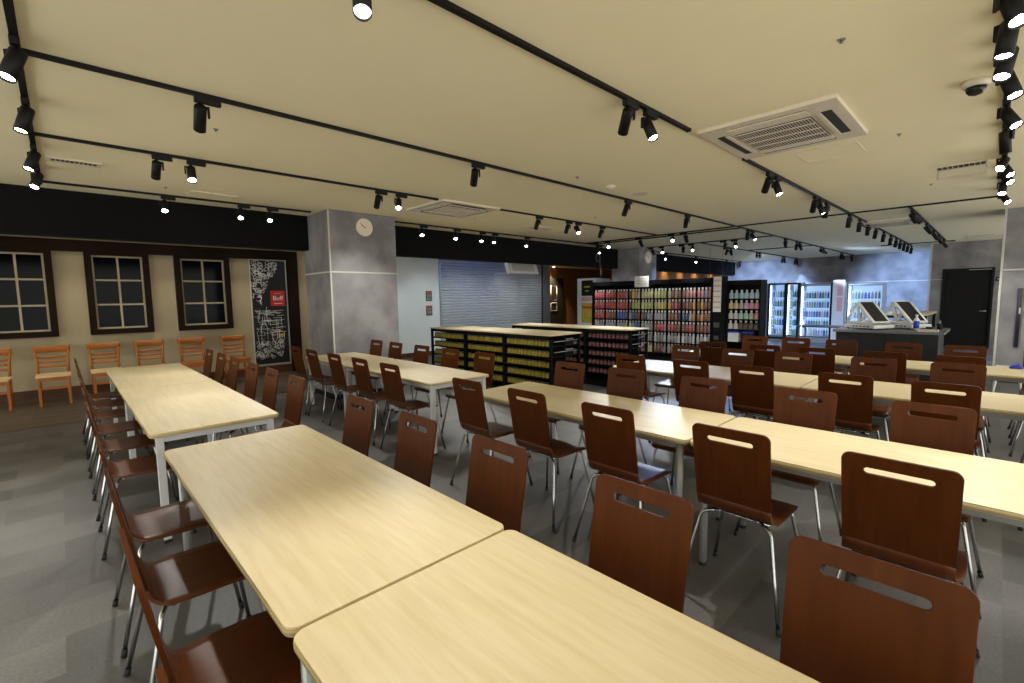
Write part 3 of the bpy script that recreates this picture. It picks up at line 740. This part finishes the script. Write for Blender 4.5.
# ------------------------------------------------------------------ counter with two registers
ct = thing('service_counter', 'charcoal service counter with grey top before the black door', 'counter', (9.45, 1.16, 0))
m1(M['dark_counter']).box(-.5, .5, -.60, .62, 0, .915).build('body', parent=ct)
m1(M['grey_top']).box(-.56, .62, -.66, .66, .915, .955, .004).build('worktop', parent=ct)
m1(M['black_metal']).box(-.49, .5, -.60, .62, 0, .08).build('plinth', parent=ct)
for k in (-1, 0, 1): m1(M['black_metal']).box(-.503, -.5, k*.31-.003, k*.31+.003, .08, .915).build('panel_joint', parent=ct)
def register(x, y, label, rz=-.55, s=1.15):
    t = thing('cash_register', label, 'cash register', (x, y, .955), rz, 'white registers on the counter')
    m1(M['white_plastic']).box(-.16*s, .18*s, -.20*s, .24*s, .02, .075, .008).build('base', parent=t)
    for sx in (-1, 1):
        b = m1(M['white_plastic']); X = sx*.135*s
        b.tube([(X, .24*s, .08), (X, .09*s, .35*s), (X, .06*s, .35*s), (X, -.17*s, .10)], .024, 6); b.tube([(X, .20*s, .10), (X, -.15*s, .10)], .024, 6); b.tube([(X, .02*s, .10), (X, .07*s, .30*s)], .02, 6)
        b.build('side_arm', parent=t)
    mt = Matrix.Translation((0, -.045*s, .235*s)) @ Matrix.Rotation(math.radians(48), 4, 'X')
    m1(M['white_plastic']).box(-.125*s, .125*s, -.19*s, .19*s, -.012, .008, .004, mtx=mt).build('screen_housing', parent=t)
    m1(M['screen']).box(-.11*s, .11*s, -.175*s, .175*s, -.02, -.012, mtx=mt).build('screen', parent=t)
    m1(M['screen']).box(-.105*s, .105*s, -.17*s, .17*s, .008, .014, mtx=mt).build('rear_screen', parent=t)
    b = m1(M['ink'])
    for k in range(5): b.box(-.163*s, -.16*s, -.13*s+k*.06, -.10*s+k*.06, .04, .055)
    b.build('port_row', parent=t)
    for sx in (-1, 1):
        for sy in (-1, 1): m1(M['rubber']).lathe([(.012, 0), (.012, .02)], 8, Matrix.Translation((sx*.13*s, (.03+sy*.17)*s, 0))).build('foot', parent=t)
    return t
register(9.22, 1.40, 'white A-frame cash register with dark slanted screen, left on the counter')
register(9.63, 1.0, 'white A-frame cash register with dark slanted screen, right on the counter')
o = thing('spray_bottle', 'small bottle with blue label standing right of the registers', 'bottle', (9.28, .84, .955))
m1(M['white_plastic']).lathe([(.035, 0), (.035, .16), (.014, .19), (.014, .21)], 12).build('bottle_body', parent=o)
m1(M['blue_plastic']).lathe([(.036, .03), (.036, .14)], 12).build('label_band', parent=o)
m1(M['white_plastic']).lathe([(.018, .21), (.018, .235)], 10).build('cap', parent=o)
o = thing('card_terminal', 'dark card terminal lying on the counter beside the blue-labelled bottle', 'card terminal', (9.42, .70, .955))
m1(M['screen']).box(-.05, .06, -.04, .04, 0, .05, .005).build('terminal_body', parent=o); m1(M['steel']).box(-.04, .0, -.03, .03, .05, .054).build('keypad', parent=o)
o = thing('coin_tray', 'grey coin tray near the right end of the counter', 'tray', (9.0, .68, .955))
m1(M['joint']).box(-.08, .08, -.11, .11, 0, .012).box(-.08, -.07, -.11, .11, .012, .03).box(.07, .08, -.11, .11, .012, .03).box(-.07, .07, -.11, -.10, .012, .03).box(-.07, .07, .10, .11, .012, .03).build('tray_body', parent=o)
o = thing('pen_cup', 'dark pen cup near the right end of the counter', 'cup', (9.62, .60, .955))
m1(M['ink']).lathe([(.03, 0), (.035, .09)], 12).build('cup_body', parent=o); m1(M['steel']).tube([(.01, 0, .05), (.02, .01, .15)], .004, 6).tube([(-.01, 0, .05), (-.02, -.01, .14)], .004, 6).build('pens', parent=o)
# back shelf behind the counter
o = thing('back_table', 'high pale wooden table standing behind the counter by the wall edge', 'table', (12.6, 1.25, 0))
m1(M['laminate']).box(-.9, .9, -.35, .35, 1.08, 1.115).build('table_top', parent=o)
for sx in (-1, 1):
    for sy in (-1, 1): m1(M['black_metal']).box(sx*.85-.025, sx*.85+.025, sy*.31-.025, sy*.31+.025, 0, 1.08).build('leg', parent=o)
m1(M['black_metal']).box(-.82, .82, -.29, .29, .5, .53).box(-.82, .82, -.30, .30, 1.03, 1.08).build('lower_shelf', parent=o)
# things by the right column
o = thing('step_stool', 'low white stool with blue top by the grey column', 'stool', (9.9, -.16, 0))
for sx in (-1, 1):
    for sy in (-1, 1): m1(M['white_plastic']).tube([(sx*.15, sy*.15, 0), (sx*.12, sy*.12, .26)], .018).build('leg', parent=o)
m1(M['white_plastic']).prism(rrect(.3, .34, .04), .26, .31).build('seat', parent=o)
o = thing('tissue_box', 'pale box with blue band standing on the low stool', 'box', (9.9, -.16, .31)); m1(M['paper']).box(-.09, .09, -.13, .13, 0, .12).build('box_body', parent=o); m1(M['blue_plastic']).box(-.091, .091, -.131, .131, .02, .05).build('blue_band', parent=o)
o = thing('wall_bulletin', 'narrow dark bulletin board with purple edge on the right grey column', 'board', (11.3, -.24, 1.05))
m1(M['screen']).box(-.02, 0, -.025, .03, -.45, .52).build('board', parent=o); m1(mat('purple_edge', (.03, .015, .09), rough=.5)).box(-.025, -.02, .018, .03, -.45, .52).build('purple_edge', parent=o); m1(M['steel']).box(-.04, -.02, -.02, -.0, .1, .2).build('latch', parent=o)
o = thing('light_switch', 'black light switch plate on the wall right of the black door', 'switch', (17.7, .03, 1.84)); m1(M['ink']).box(-.015, 0, -.06, .06, -.05, .05).build('plate', parent=o); m1(M['steel']).box(-.02, -.015, -.03, .03, -.012, .012).build('rocker', parent=o)
o = thing('blue_cloth', 'small bright blue cloth lying on the last table row at the right picture edge', 'cloth', (7.12, -.17, .724)); b = m1(M['blue_plastic']); b.grid([[(-.05+.025*j, -.05+.02*k, .006+.045*math.sin(PI*j/4)*math.sin(PI*k/5)*(1+.3*math.sin(3*k+j))) for j in range(5)] for k in range(6)], .006); b.build('cloth_fold', parent=o)
# clocks
def clock(x, y, z, label, R=.138):
    t = thing('wall_clock', label, 'clock', (x, y, z)); RM = Matrix.Rotation(PI/2, 4, 'X')
    m1(M['ac_white']).lathe([(R, 0), (R, .03), (R-.012, .038), (R-.018, .03)], 36, RM).build('rim', parent=t)
    m1(mat('clock_face', (.62, .58, .47), rough=.6)).lathe([(R-.016, .0), (R-.016, .026)], 36, RM).build('face', parent=t)
    for k in range(12):
        a = PI/2 - 2*PI*(k+1)/12
        text(str(k+1), 'numeral', .036, M['ink'], t, ((R-.045)*math.cos(a), -.028, (R-.045)*math.sin(a)), (PI/2, 0, 0), .001)
    for nm, a, l, w in (('hour_hand', 303, .06, .010), ('minute_hand', 310, .10, .006)):
        a = math.radians(90-a); d = Vector((math.cos(a), 0, math.sin(a))); n = Vector((-math.sin(a), 0, math.cos(a)))
        m1(M['ink']).tube([Vector((0, -.032, 0))-d*.02, Vector((0, -.032, 0))+d*l], w/2, 6).build(nm, parent=t)
clock(3.50, 6.96, 2.65, 'round cream wall clock on the large grey concrete column')
clock(12.2, 7.05, 2.62, 'round pale wall clock on the distant bluish column', .17)
# ------------------------------------------------------------------ ceiling fittings
def ac(cx, cy, label, w=1.08, d=.96):
    t = thing('ceiling_air_conditioner', label, 'air conditioner', (cx, cy, CZ)); h, g = w/2, d/2
    m1(M['ac_white']).box(-h, h, -g, g, -.03, 0, .004).build('panel', parent=t)
    gr = m1(M['ac_grille']).box(-.30, .30, -.27, .27, -.042, -.03).build('intake_grille', parent=t)
    b = m1(M['ac_white'])
    for k in range(5): b.box(-.302+k*.148, -.290+k*.148, -.27, .27, -.047, -.042)
    for k in range(26): b.box(-.30, .30, -.266+k*.0208, -.2625+k*.0208, -.0445, -.042)
    b.build('grille_bars', parent=gr)
    for nm, x0, x1, y0, y1 in (('n', -.32, .32, .34, .405), ('s', -.32, .32, -.405, -.34), ('e', .385, .45, -.28, .28), ('w', -.45, -.385, -.28, .28)):
        l = m1(M['dark_slot']).box(x0, x1, y0, y1, -.034, -.030).build('outlet_slot', parent=t)
        if nm in 'ew': m1(M['ac_white']).box((x0 if nm == 'w' else x0-.06), (x1+.06 if nm == 'w' else x1-.05), y0, y1, -.042, -.034).build('louvre', parent=l)
        else: m1(M['ac_white']).box(x0, x1, (y0-.03 if nm == 'n' else y1), (y0 if nm == 'n' else y1+.03), -.041, -.034).build('louvre', parent=l)
ac(4.40, 1.315, 'large cream ceiling air conditioner with grey grille, nearest overhead')
ac(4.33, 5.73, 'cream ceiling air conditioner above the column table row', 1.04, .94)
ac(11.6, 1.55, 'distant ceiling air conditioner above the counter', 1.04, .8)
def vent(name, x, y, w, d, label, rz=0):
    t = thing(name, label, 'vent', (x, y, CZ), rz)
    b = m1(M['ac_white']); b.box(-w/2, w/2, -d/2, -d/2+.03, -.012, 0).box(-w/2, w/2, d/2-.03, d/2, -.012, 0).box(-w/2, -w/2+.03, -d/2+.03, d/2-.03, -.012, 0).box(w/2-.03, w/2, -d/2+.03, d/2-.03, -.012, 0); b.build('frame', parent=t)
    m1(M['dark_slot']).box(-w/2+.03, w/2-.03, -d/2+.03, d/2-.03, -.004, 0).build('opening', parent=t)
    b = m1(M['ac_white']); n = int((w-.06)/.032)
    for k in range(1, n): b.box(-w/2+.03+k*(w-.06)/n-.003, -w/2+.03+k*(w-.06)/n+.003, -d/2+.03, d/2-.03, -.011, -.004)
    b.build('slats', parent=t)
vent('ceiling_vent', .19, 6.16, .38, .17, 'small slatted ceiling vent beside the left lighting track')
vent('ceiling_vent', 6.86, 6.3, .5, .34, 'pale ceiling vent above the low shelf units')
vent('ceiling_vent', 16.05, .40, .3, .45, 'distant dark ceiling vent before the black door')
t = thing('ceiling_vent', 'slatted ceiling vent with clear hanging deflector near the right lighting track', 'vent', (7.02, .36, CZ))
b = m1(M['dark_slot']).box(-.09, .09, -.19, .19, -.006, 0).build('opening', parent=t)
b = m1(M['ac_white'])
for k in range(9): b.box(-.09, .09, -.19+k*.042, -.185+k*.042, -.014, -.006)
b.box(-.1, -.09, -.2, .2, -.014, 0).box(.09, .1, -.2, .2, -.014, 0); b.build('slats', parent=t)
m1(M['glass']).box(.02, .2, -.2, .2, -.10, -.095).build('deflector', parent=t)
m1(M['steel']).tube([(.1, -.19, 0), (.1, -.19, -.097)], .005, 6).tube([(.1, .19, 0), (.1, .19, -.097)], .005, 6).build('hanger', parent=t)
def hatch(x, y, w, d, label):
    t = thing('access_hatch', label, 'access panel', (x, y, CZ))
    m1(M['ceiling']).box(-w/2+.006, w/2-.006, -d/2+.006, d/2-.006, -.006, 0).build('panel', parent=t)
    m1(M['ac_white']).box(-w/2, w/2, -d/2, -d/2+.006, -.008, 0).box(-w/2, w/2, d/2-.006, d/2, -.008, 0).box(-w/2, -w/2+.006, -d/2+.006, d/2-.006, -.008, 0).box(w/2-.006, w/2, -d/2+.006, d/2-.006, -.008, 0).build('frame', parent=t)
hatch(5.40, 1.20, .46, .49, 'square ceiling access hatch right of the large air conditioner')
hatch(1.48, 7.0, .5, .32, 'ceiling access hatch before the black soffit at left')
t = thing('ceiling_dome_camera', 'white dome security camera on the ceiling near the right track', 'camera', (4.33, .18, CZ))
m1(M['ac_white']).lathe([(.072, 0), (.072, -.025), (.06, -.04)], 20).build('base', parent=t)
m1(M['dome']).lathe([(.052, -.04), (.048, -.062), (.034, -.08), (.012, -.088)], 18).build('dome', parent=t)
t = thing('smoke_detector', 'round cream smoke detector in the middle of the ceiling', 'smoke detector', (4.93, 3.36, CZ))
m1(M['ac_white']).lathe([(.06, 0), (.06, -.02), (.045, -.035)], 18).build('base', parent=t); m1(M['ac_white']).lathe([(.035, -.035), (.03, -.05)], 14).build('sensor_head', parent=t)
t = thing('ceiling_plate', 'flat round ceiling cover plate beside the smoke detector', 'cover plate', (5.62, 3.37, CZ)); m1(M['ac_white']).lathe([(.10, 0), (.10, -.006)], 24).build('plate', parent=t); m1(M['steel']).lathe([(.01, -.006), (.01, -.009)], 8).build('screw', parent=t)
for (x, y), lb in zip([(.97, 4.32), (3.09, .66), (5.24, .67), (7.94, .67), (4.29, 3.37), (.98, 6.83), (5.12, 6.19), (6.63, 4.83)],
    ['below the second track at left', 'right of the nearest air conditioner toward the camera', 'beyond the dome camera', 'beyond the ceiling vent at right', 'left of the smoke detector', 'before the left black soffit', 'beyond the second air conditioner', 'above the farther low shelf unit']):
    t = thing('ceiling_sprinkler', 'tiny metal ceiling sprinkler %s' % lb, 'sprinkler', (x, y, CZ), 0, 'ceiling sprinklers')
    m1(M['steel']).lathe([(.02, 0), (.02, -.003)], 14).build('rosette', parent=t); m1(M['steel']).lathe([(.006, -.003), (.006, -.014), (.011, -.016), (.011, -.018)], 10).build('sprinkler_head', parent=t)
# hanging cable coil and thin hanger wires
t = thing('hanging_cable_coil', 'coiled pale cable hanging by a cord before the black soffit', 'cable', (10.5, 7.55, CZ))
m1(M['ac_grille']).tube([(0, 0, 0), (0, 0, -.22)], .004, 6).build('cord', parent=t)
b = m1(M['coil']); b.tube([(.09*math.cos(a), 0, -.31+.09*math.sin(a)) for a in [2*PI*k/24 for k in range(24)]], .022, 8, True); b.build('coil', parent=t)
m1(M['coil']).tube([(.09, 0, -.36), (.10, .0, -.48), (.13, 0, -.56), (.12, 0, -.7), (.13, 0, -.8)], .014, 6).build('cable_end', parent=t)
for x, y, z, lb in ((13.7, 5.9, 1.95, 'left'), (14.6, 5.9, 2.0, 'middle'), (17.2, 6.6, 2.1, 'right')):
    t = thing('hanger_wire', '%s thin white hanger wire above the tall bottle racks' % lb, 'wire', (x, y, CZ)); m1(M['ac_grille']).tube([(0, 0, 0), (0, 0, z-CZ)], .0035, 6).build('wire', parent=t); m1(M['steel']).lathe([(.02, 0), (.02, -.01)], 8).build('ceiling_cup', parent=t)
# warm downlights beyond the soffit
WD = [(12.35, 11.7), (13.45, 11.7), (14.6, 9.9), (15.7, 9.9), (16.6, 9.9)]
def downlight(x, y, lb, e=16, c=(1, .72, .38), grp='warm downlights beyond the soffit', lm='warm_lens', tilt=0, size=1.0):
    t = thing('recessed_downlight', lb, 'downlight', (x, y, 2.66), 0, grp)
    m1(M['brown_panel']).lathe([(.06, 0), (.06, -.008), (.045, -.008)], 16).build('trim_ring', parent=t); m1(M[lm]).lathe([(.042, -.004), (.042, -.009)], 14).build('lamp_lens', parent=t)
    L = bpy.data.lights.new('downlight', 'SPOT'); L.energy = e; L.color = c; L.spot_size = size; L.spot_blend = .8; L.shadow_soft_size = .04
    o = bpy.data.objects.new('downlight_source', L); COL.objects.link(o); o.parent = t; o.location = (0, 0, -.02); o.rotation_euler = (tilt, 0, 0)
downlight(12.4, 11.72, 'warm recessed downlight above the narrow brown wall shelf', 160, size=1.7)
downlight(13.5, 11.72, 'warm recessed downlight above the dark menu board', 190, size=1.7)
for k, x in enumerate((-1.5, .18, 1.40, 2.66, 3.95)):
    downlight(x, 10.05, 'recessed downlight behind the soffit washing the cream window wall, %s from the left' % ORD[k], 15, (1, .93, .78), 'wall-washing downlights over the window wall', 'lens', 0, 1.5)
for k, x in enumerate((5.4, 6.9, 8.2, 9.8, 11.2)):
    downlight(x, 9.1, 'recessed downlight behind the soffit before the shutter, %s from the left' % ORD[k], 22, (.84, .95, 1), 'cool downlights before the shutter', 'lens_cool', .62, 1.5)
# brown band wall seen above the racks with its own downlights
struct(m1(M['brown_panel']).box(12.7, 20.5, 8.35, 8.45, 0, 2.66).build('wall_band'))
for k, x in enumerate((13.3, 14.35, 15.6, 16.8, 18.0, 19.5)):
    downlight(x, 8.17, 'warm recessed downlight above the brown band wall, %s from the left' % ORD[k], 20, size=1.7)
# ------------------------------------------------------------------ lighting tracks
TR = [('T1', 'the nearest lighting track', [(.3, 3.75, 1.82, 1.82), (4.97, 17.6, 1.82, 1.82)]), ('T2', 'the second lighting track', [(-.07, 20.3, 3.65, 3.65)]),
      ('T3', 'the third lighting track', [(-.07, 3.74, 5.32, 5.32), (4.92, 9.65, 5.32, 5.32)]), ('T4', 'the lighting track along the black soffit', [(-.07, 2.8, 7.3, 7.3), (4.1, 10.4, 7.3, 7.3)]),
      ('LT', 'the left lighting track', [(-.07, -.07, 1.0, 7.4)]), ('RT', 'the right lighting track', [(1.2, 9.7, .04, .04)]),
      ('CR', 'the first cross track', [(9.65, 9.65, .04, 7.3)]), ('CB', 'the thin second cross track', [(9.95, 9.95, 3.65, 7.3)]), ('CR2', 'the third cross track', [(11.9, 11.9, 3.65, 6.9)]), ('CR3', 'the fourth cross track', [(15.2, 15.2, 3.65, 5.4)]),
      ('T5', 'the far fifth track', [(11.9, 20.3, 5.4, 5.4)]), ('T7', 'the far track before the soffit', [(12.9, 20.0, 7.35, 7.35)]), ('TR', 'the short track above the counter', [(9.65, 16.6, 1.05, 1.05)]), ('CR4', 'the farthest cross track', [(17.0, 17.0, .9, 2.4)])]
TN = {}
for k, lb, segs in TR:
    TN[k] = lb
    for i, (x0, x1, y0, y1) in enumerate(segs):
        t = thing('lighting_track', 'black ceiling rail, %s%s' % (lb, '' if len(segs) == 1 else (', left piece', ', right piece')[i]), 'lighting track', ((x0+x1)/2, (y0+y1)/2, CZ), 0)
        w = .017; hx, hy = (x1-x0)/2, (y1-y0)/2
        if hx > hy: hy = w
        else: hx = w
        m1(M['black_metal']).box(-hx, hx, -hy, hy, -.022, 0).build('rail', parent=t)
        c = m1(M['black_metal'])
        if hx > hy: c.box(-hx-.02, -hx, -w-.002, w+.002, -.024, 0).box(hx, hx+.02, -w-.002, w+.002, -.024, 0)
        else: c.box(-w-.002, w+.002, -hy-.02, -hy, -.024, 0).box(-w-.002, w+.002, hy, hy+.02, -.024, 0)
        c.build('end_cap', parent=t)
LAMPS = [('T1',0.95,1.82,-0.2,-0.37,-0.91,1),('T1',2.86,1.82,0.49,0.57,-0.66,0),('T1',3.12,1.82,-0.1,-0.45,-0.89,1),('T1',5.66,1.82,0.6,0.45,-0.66,0),('T1',5.92,1.82,-0.24,-0.37,-0.9,1),('T1',7.51,1.82,0.61,0.3,-0.73,0),('T1',7.77,1.82,-0.07,-0.37,-0.93,1),('T1',8.13,1.82,0.08,0.12,-0.99,0),('T1',9.64,1.82,0.07,0.11,-0.99,0),('T1',10.47,1.82,0.07,0.08,-0.99,0),('T1',11.26,1.82,0.07,0.08,-0.99,0),('T1',12.07,1.82,0.05,0.13,-0.99,0),('T1',13.0,1.82,0.06,0.09,-0.99,0),('T1',13.97,1.82,0.05,0.09,-0.99,0),('T1',14.8,1.82,0.05,0.11,-0.99,0),('T1',15.5,1.82,0.04,0.11,-0.99,0),('T1',16.2,1.82,0.04,0.11,-0.99,0),('T1',16.92,1.82,0.04,0.12,-0.99,0),('T1',17.69,1.82,0.04,0.12,-0.99,0),('T2',0.74,3.65,0.07,0.75,-0.66,0),('T2',3.03,3.65,0.38,0.65,-0.66,0),('T2',5.74,3.65,0.46,0.59,-0.66,0),('T2',7.53,3.65,0.62,0.42,-0.66,0),('T2',10.24,3.65,0.68,0.3,-0.67,0),('T2',10.5,3.65,-0.21,-0.56,-0.8,1),('T2',12.67,3.65,0.73,0.08,-0.68,0),('T2',13.6,3.65,0.64,0.25,-0.73,0),('T2',13.86,3.65,0.74,-0.15,-0.66,0),('T2',15.93,3.65,0.45,0.17,-0.88,0),('T2',16.2,3.65,0.57,-0.14,-0.81,0),('T2',18.7,3.65,0.04,0.1,-0.99,0),('T2',19.02,3.65,0.1,-0.25,-0.96,0),('T2',21.16,3.65,0.05,-0.03,-1.0,0),('T3',0.71,5.32,0.0,0.75,-0.66,0),('T3',0.97,5.32,-0.08,-0.58,-0.81,1),('T3',2.88,5.32,0.19,0.73,-0.66,0),('T3',3.16,5.32,-0.36,-0.54,-0.76,1),('T3',5.73,5.32,0.37,0.66,-0.66,0),('T3',6.5,5.32,0.4,0.64,-0.66,0),('T3',6.76,5.32,-0.3,-0.54,-0.78,1),('T3',7.5,5.32,0.44,0.61,-0.66,0),('T4',1.02,7.3,-0.09,-0.62,-0.78,1),('T4',1.87,7.3,-0.17,-0.62,-0.77,1),('T4',2.24,7.3,-0.2,-0.63,-0.75,1),('T4',4.79,7.3,-0.37,-0.56,-0.74,1),('T4',5.55,7.3,-0.38,-0.52,-0.77,1),('T4',6.19,7.3,-0.4,-0.49,-0.77,1),('T4',6.53,7.3,-0.41,-0.47,-0.78,1),('T4',7.49,7.3,-0.37,-0.38,-0.85,1),('T4',10.32,7.3,-0.37,-0.39,-0.84,1),('LT',-0.07,3.46,-0.3,-0.27,-0.91,1),('LT',-0.07,4.42,-0.26,-0.2,-0.94,1),('LT',-0.07,5.64,-0.33,-0.29,-0.9,1),('LT',-0.07,6.52,-0.26,-0.46,-0.85,1),('RT',3.0,0.04,-0.43,-0.25,-0.87,1),('RT',3.31,0.04,-0.19,0.08,-0.98,1),('RT',3.67,0.04,-0.41,0.13,-0.9,1),('RT',4.05,0.04,-0.33,-0.29,-0.9,1),('RT',4.82,0.04,-0.4,-0.42,-0.81,1),('RT',5.5,0.04,0.18,-0.08,-0.98,1),('RT',6.56,0.04,-0.76,0.18,-0.62,1),('RT',6.82,0.04,-0.47,-0.39,-0.79,1),('RT',7.35,0.04,-0.55,-0.43,-0.71,1),('RT',8.02,0.04,-0.58,0.04,-0.81,1),('RT',8.93,0.04,-0.55,-0.4,-0.73,1),('CR',9.65,6.96,0.72,0.23,-0.66,0),('CR',9.65,6.62,-0.77,-0.45,-0.46,1),('CR',9.65,5.77,0.75,-0.02,-0.66,0),('CR',9.65,4.97,-0.79,-0.36,-0.5,1),('CR',9.65,4.69,0.75,0.07,-0.66,0),('CR2',11.9,4.76,0.67,0.33,-0.66,0),('CR2',11.9,4.5,-0.71,-0.25,-0.66,1),('CR2',11.9,6.73,0.75,0.0,-0.66,0),('CR2',11.9,6.42,-0.76,-0.36,-0.54,1),('CR2',11.9,5.84,0.69,0.3,-0.66,0),('CR2',11.9,5.58,-0.71,-0.31,-0.63,1),('T5',13.64,5.4,0.61,0.43,-0.66,0),('T5',13.9,5.4,0.75,0.0,-0.66,0),('T5',15.99,5.4,0.53,0.28,-0.8,0),('T5',16.25,5.4,0.66,0.06,-0.75,0),('T5',18.85,5.4,0.27,0.28,-0.92,0),('T5',19.11,5.4,0.42,-0.13,-0.9,0),('T5',21.17,5.4,-0.0,0.2,-0.98,0),('T5',21.44,5.4,0.09,-0.17,-0.98,0),('T7',13.8,7.4,-0.5,-0.34,-0.8,1),('T7',15.93,7.4,-0.48,-0.29,-0.83,1),('T7',18.84,7.4,0.04,0.03,-1.0,1),('T7',20.93,7.4,0.06,-0.01,-1.0,0),('TR',10.02,1.05,0.59,-0.34,-0.73,0),('TR',10.28,1.05,0.14,-0.69,-0.71,0),('TR',12.15,1.05,0.12,-0.57,-0.81,0),('TR',13.6,1.05,0.1,-0.52,-0.85,0),('TR',14.72,1.05,0.1,-0.49,-0.86,0),('TR',16.18,1.05,0.09,-0.5,-0.86,0)]
AD = {}
for ax in 'xy':
    b = m1(M['black_metal'])
    if ax == 'x': b.box(-.03, .12, -.02, .02, -.062, -.022, .006)
    else: b.box(-.02, .02, -.03, .12, -.062, -.022, .006)
    AD[ax] = b.mesh('adapter')
arm = m1(M['black_metal']).tube([(0, 0, -.06), (0, 0, -.10)], .012, 8).box(-.012, .012, .040, .052, -.15, -.085).box(-.012, .012, -.012, .052, -.092, -.080).mesh('arm')
R_ = .036
hb = m1(M['black_metal']); hb.lathe([(.001, .035), (R_*.9, .035), (R_, .028), (R_, -.135), (R_*.93, -.135), (R_*.88, -.12), (.001, -.12)], 20)
head = hb.mesh('lamp_head')
lens = m1(M['lens']).lathe([(R_*.86, -.1195), (R_*.86, -.1225), (.001, -.126)], 18).mesh('lens')
lensc = m1(M['lens_cool']).lathe([(R_*.86, -.1195), (R_*.86, -.1225), (.001, -.126)], 18).mesh('lens')
cnt = {}
LD = {}
def light_data(cool, e, ang):
    k = (cool, e, ang)
    if k not in LD:
        L = bpy.data.lights.new('spot', 'SPOT'); L.energy = e; L.spot_size = math.radians(ang); L.spot_blend = .9; L.shadow_soft_size = .03
        L.color = (.38, .58, 1) if cool else (1, .985, .93); LD[k] = L
    return LD[k]
LAMPS.sort(key=lambda l: (l[0], l[1] if l[0] not in ('LT', 'CR', 'CR2') else -l[2]))
for nm, x, y, dx, dy, dz, lit in LAMPS:
    if x > 18: x = 18 + (x-18)*.65
    if nm == 'T7': y = 7.35
    if nm == 'T4' and x > 10: x = 10.2
    if nm in ('T2', 'T5') and 15 < x < 17.5: dx, dy, dz = .80, (.25 if nm == 'T5' else -.35), -.30
    i = cnt.get(nm, 0); cnt[nm] = i+1
    ax = 'y' if nm in ('LT', 'CR', 'CR2') else 'x'
    end = {'LT': 'far end', 'CR': 'left end', 'CR2': 'left end'}.get(nm, 'near end')
    t = thing('track_spotlight', 'black cylinder spotlight, %s from the %s of %s' % (ORD[i], end, TN[nm]), 'spotlight', (x, y, CZ), 0, 'spotlights on ' + TN[nm])
    inst('adapter', AD[ax], t); 
    d = Vector((dx, dy, dz)).normalized()
    inst('arm', arm, t, rot=(0, 0, math.atan2(dy, dx) + PI if math.hypot(dx, dy) > .1 else 0))
    h = inst('lamp_head', head, t, (0, 0, -.115)); h.rotation_euler = d.to_track_quat('-Z', 'Y').to_euler()
    far = x > 9.3
    inst('lens', lensc if far else lens, h)
    L = bpy.data.objects.new('spot_source', light_data(x > 11, {'T1': E_CTR, 'TR': E_CTR, 'T7': 60}.get(nm, E_FAR if nm in ('T2', 'T5') and 15 < x < 17.5 else 65) if x > 11 else {'T4': E_WALL, 'RT': E_NEAR*.45}.get(nm, E_NEAR), 62 if nm != 'T4' else 60)); COL.objects.link(L)
    L.parent = h; L.location = (0, 0, -.15)
# ------------------------------------------------------------------ world, camera
W = bpy.data.worlds.new('W'); S.world = W; W.use_nodes = True
W.node_tree.nodes['Background'].inputs[0].default_value = (1, .97, .88, 1); W.node_tree.nodes['Background'].inputs[1].default_value = WORLD
cam = bpy.data.cameras.new('cam'); cam.sensor_width = 36; cam.lens = 466.619*36/1024; cam.clip_start = .05; cam.clip_end = 100
co = bpy.data.objects.new('camera', cam); COL.objects.link(co); S.camera = co
yaw, pit, roll = -7.65193772e-01, -9.40535457e-02, -1.36914696e-02
fw = Vector((-math.sin(yaw)*math.cos(pit), math.cos(yaw)*math.cos(pit), math.sin(pit))); rt = Vector((math.cos(yaw), math.sin(yaw), 0)); up = rt.cross(fw)
r2 = math.cos(roll)*rt + math.sin(roll)*up; u2 = -math.sin(roll)*rt + math.cos(roll)*up
mw = Matrix((r2, u2, -fw)).transposed().to_4x4(); mw.translation = (0, 0, 1.53); co.matrix_world = mw
S.view_settings.view_transform = 'Standard'; S.view_settings.look = 'None'; S.view_settings.gamma = 1; S.view_settings.use_curve_mapping = False
S.view_settings.exposure = EXPO
cy = S.cycles
cy.max_bounces = 10; cy.diffuse_bounces = 7; cy.glossy_bounces = 3; cy.transmission_bounces = 4; cy.transparent_max_bounces = 8
cy.sample_clamp_indirect = 4; cy.use_denoising = True; cy.caustics_reflective = False; cy.caustics_refractive = False
try: cy.use_light_tree = True
except Exception: pass
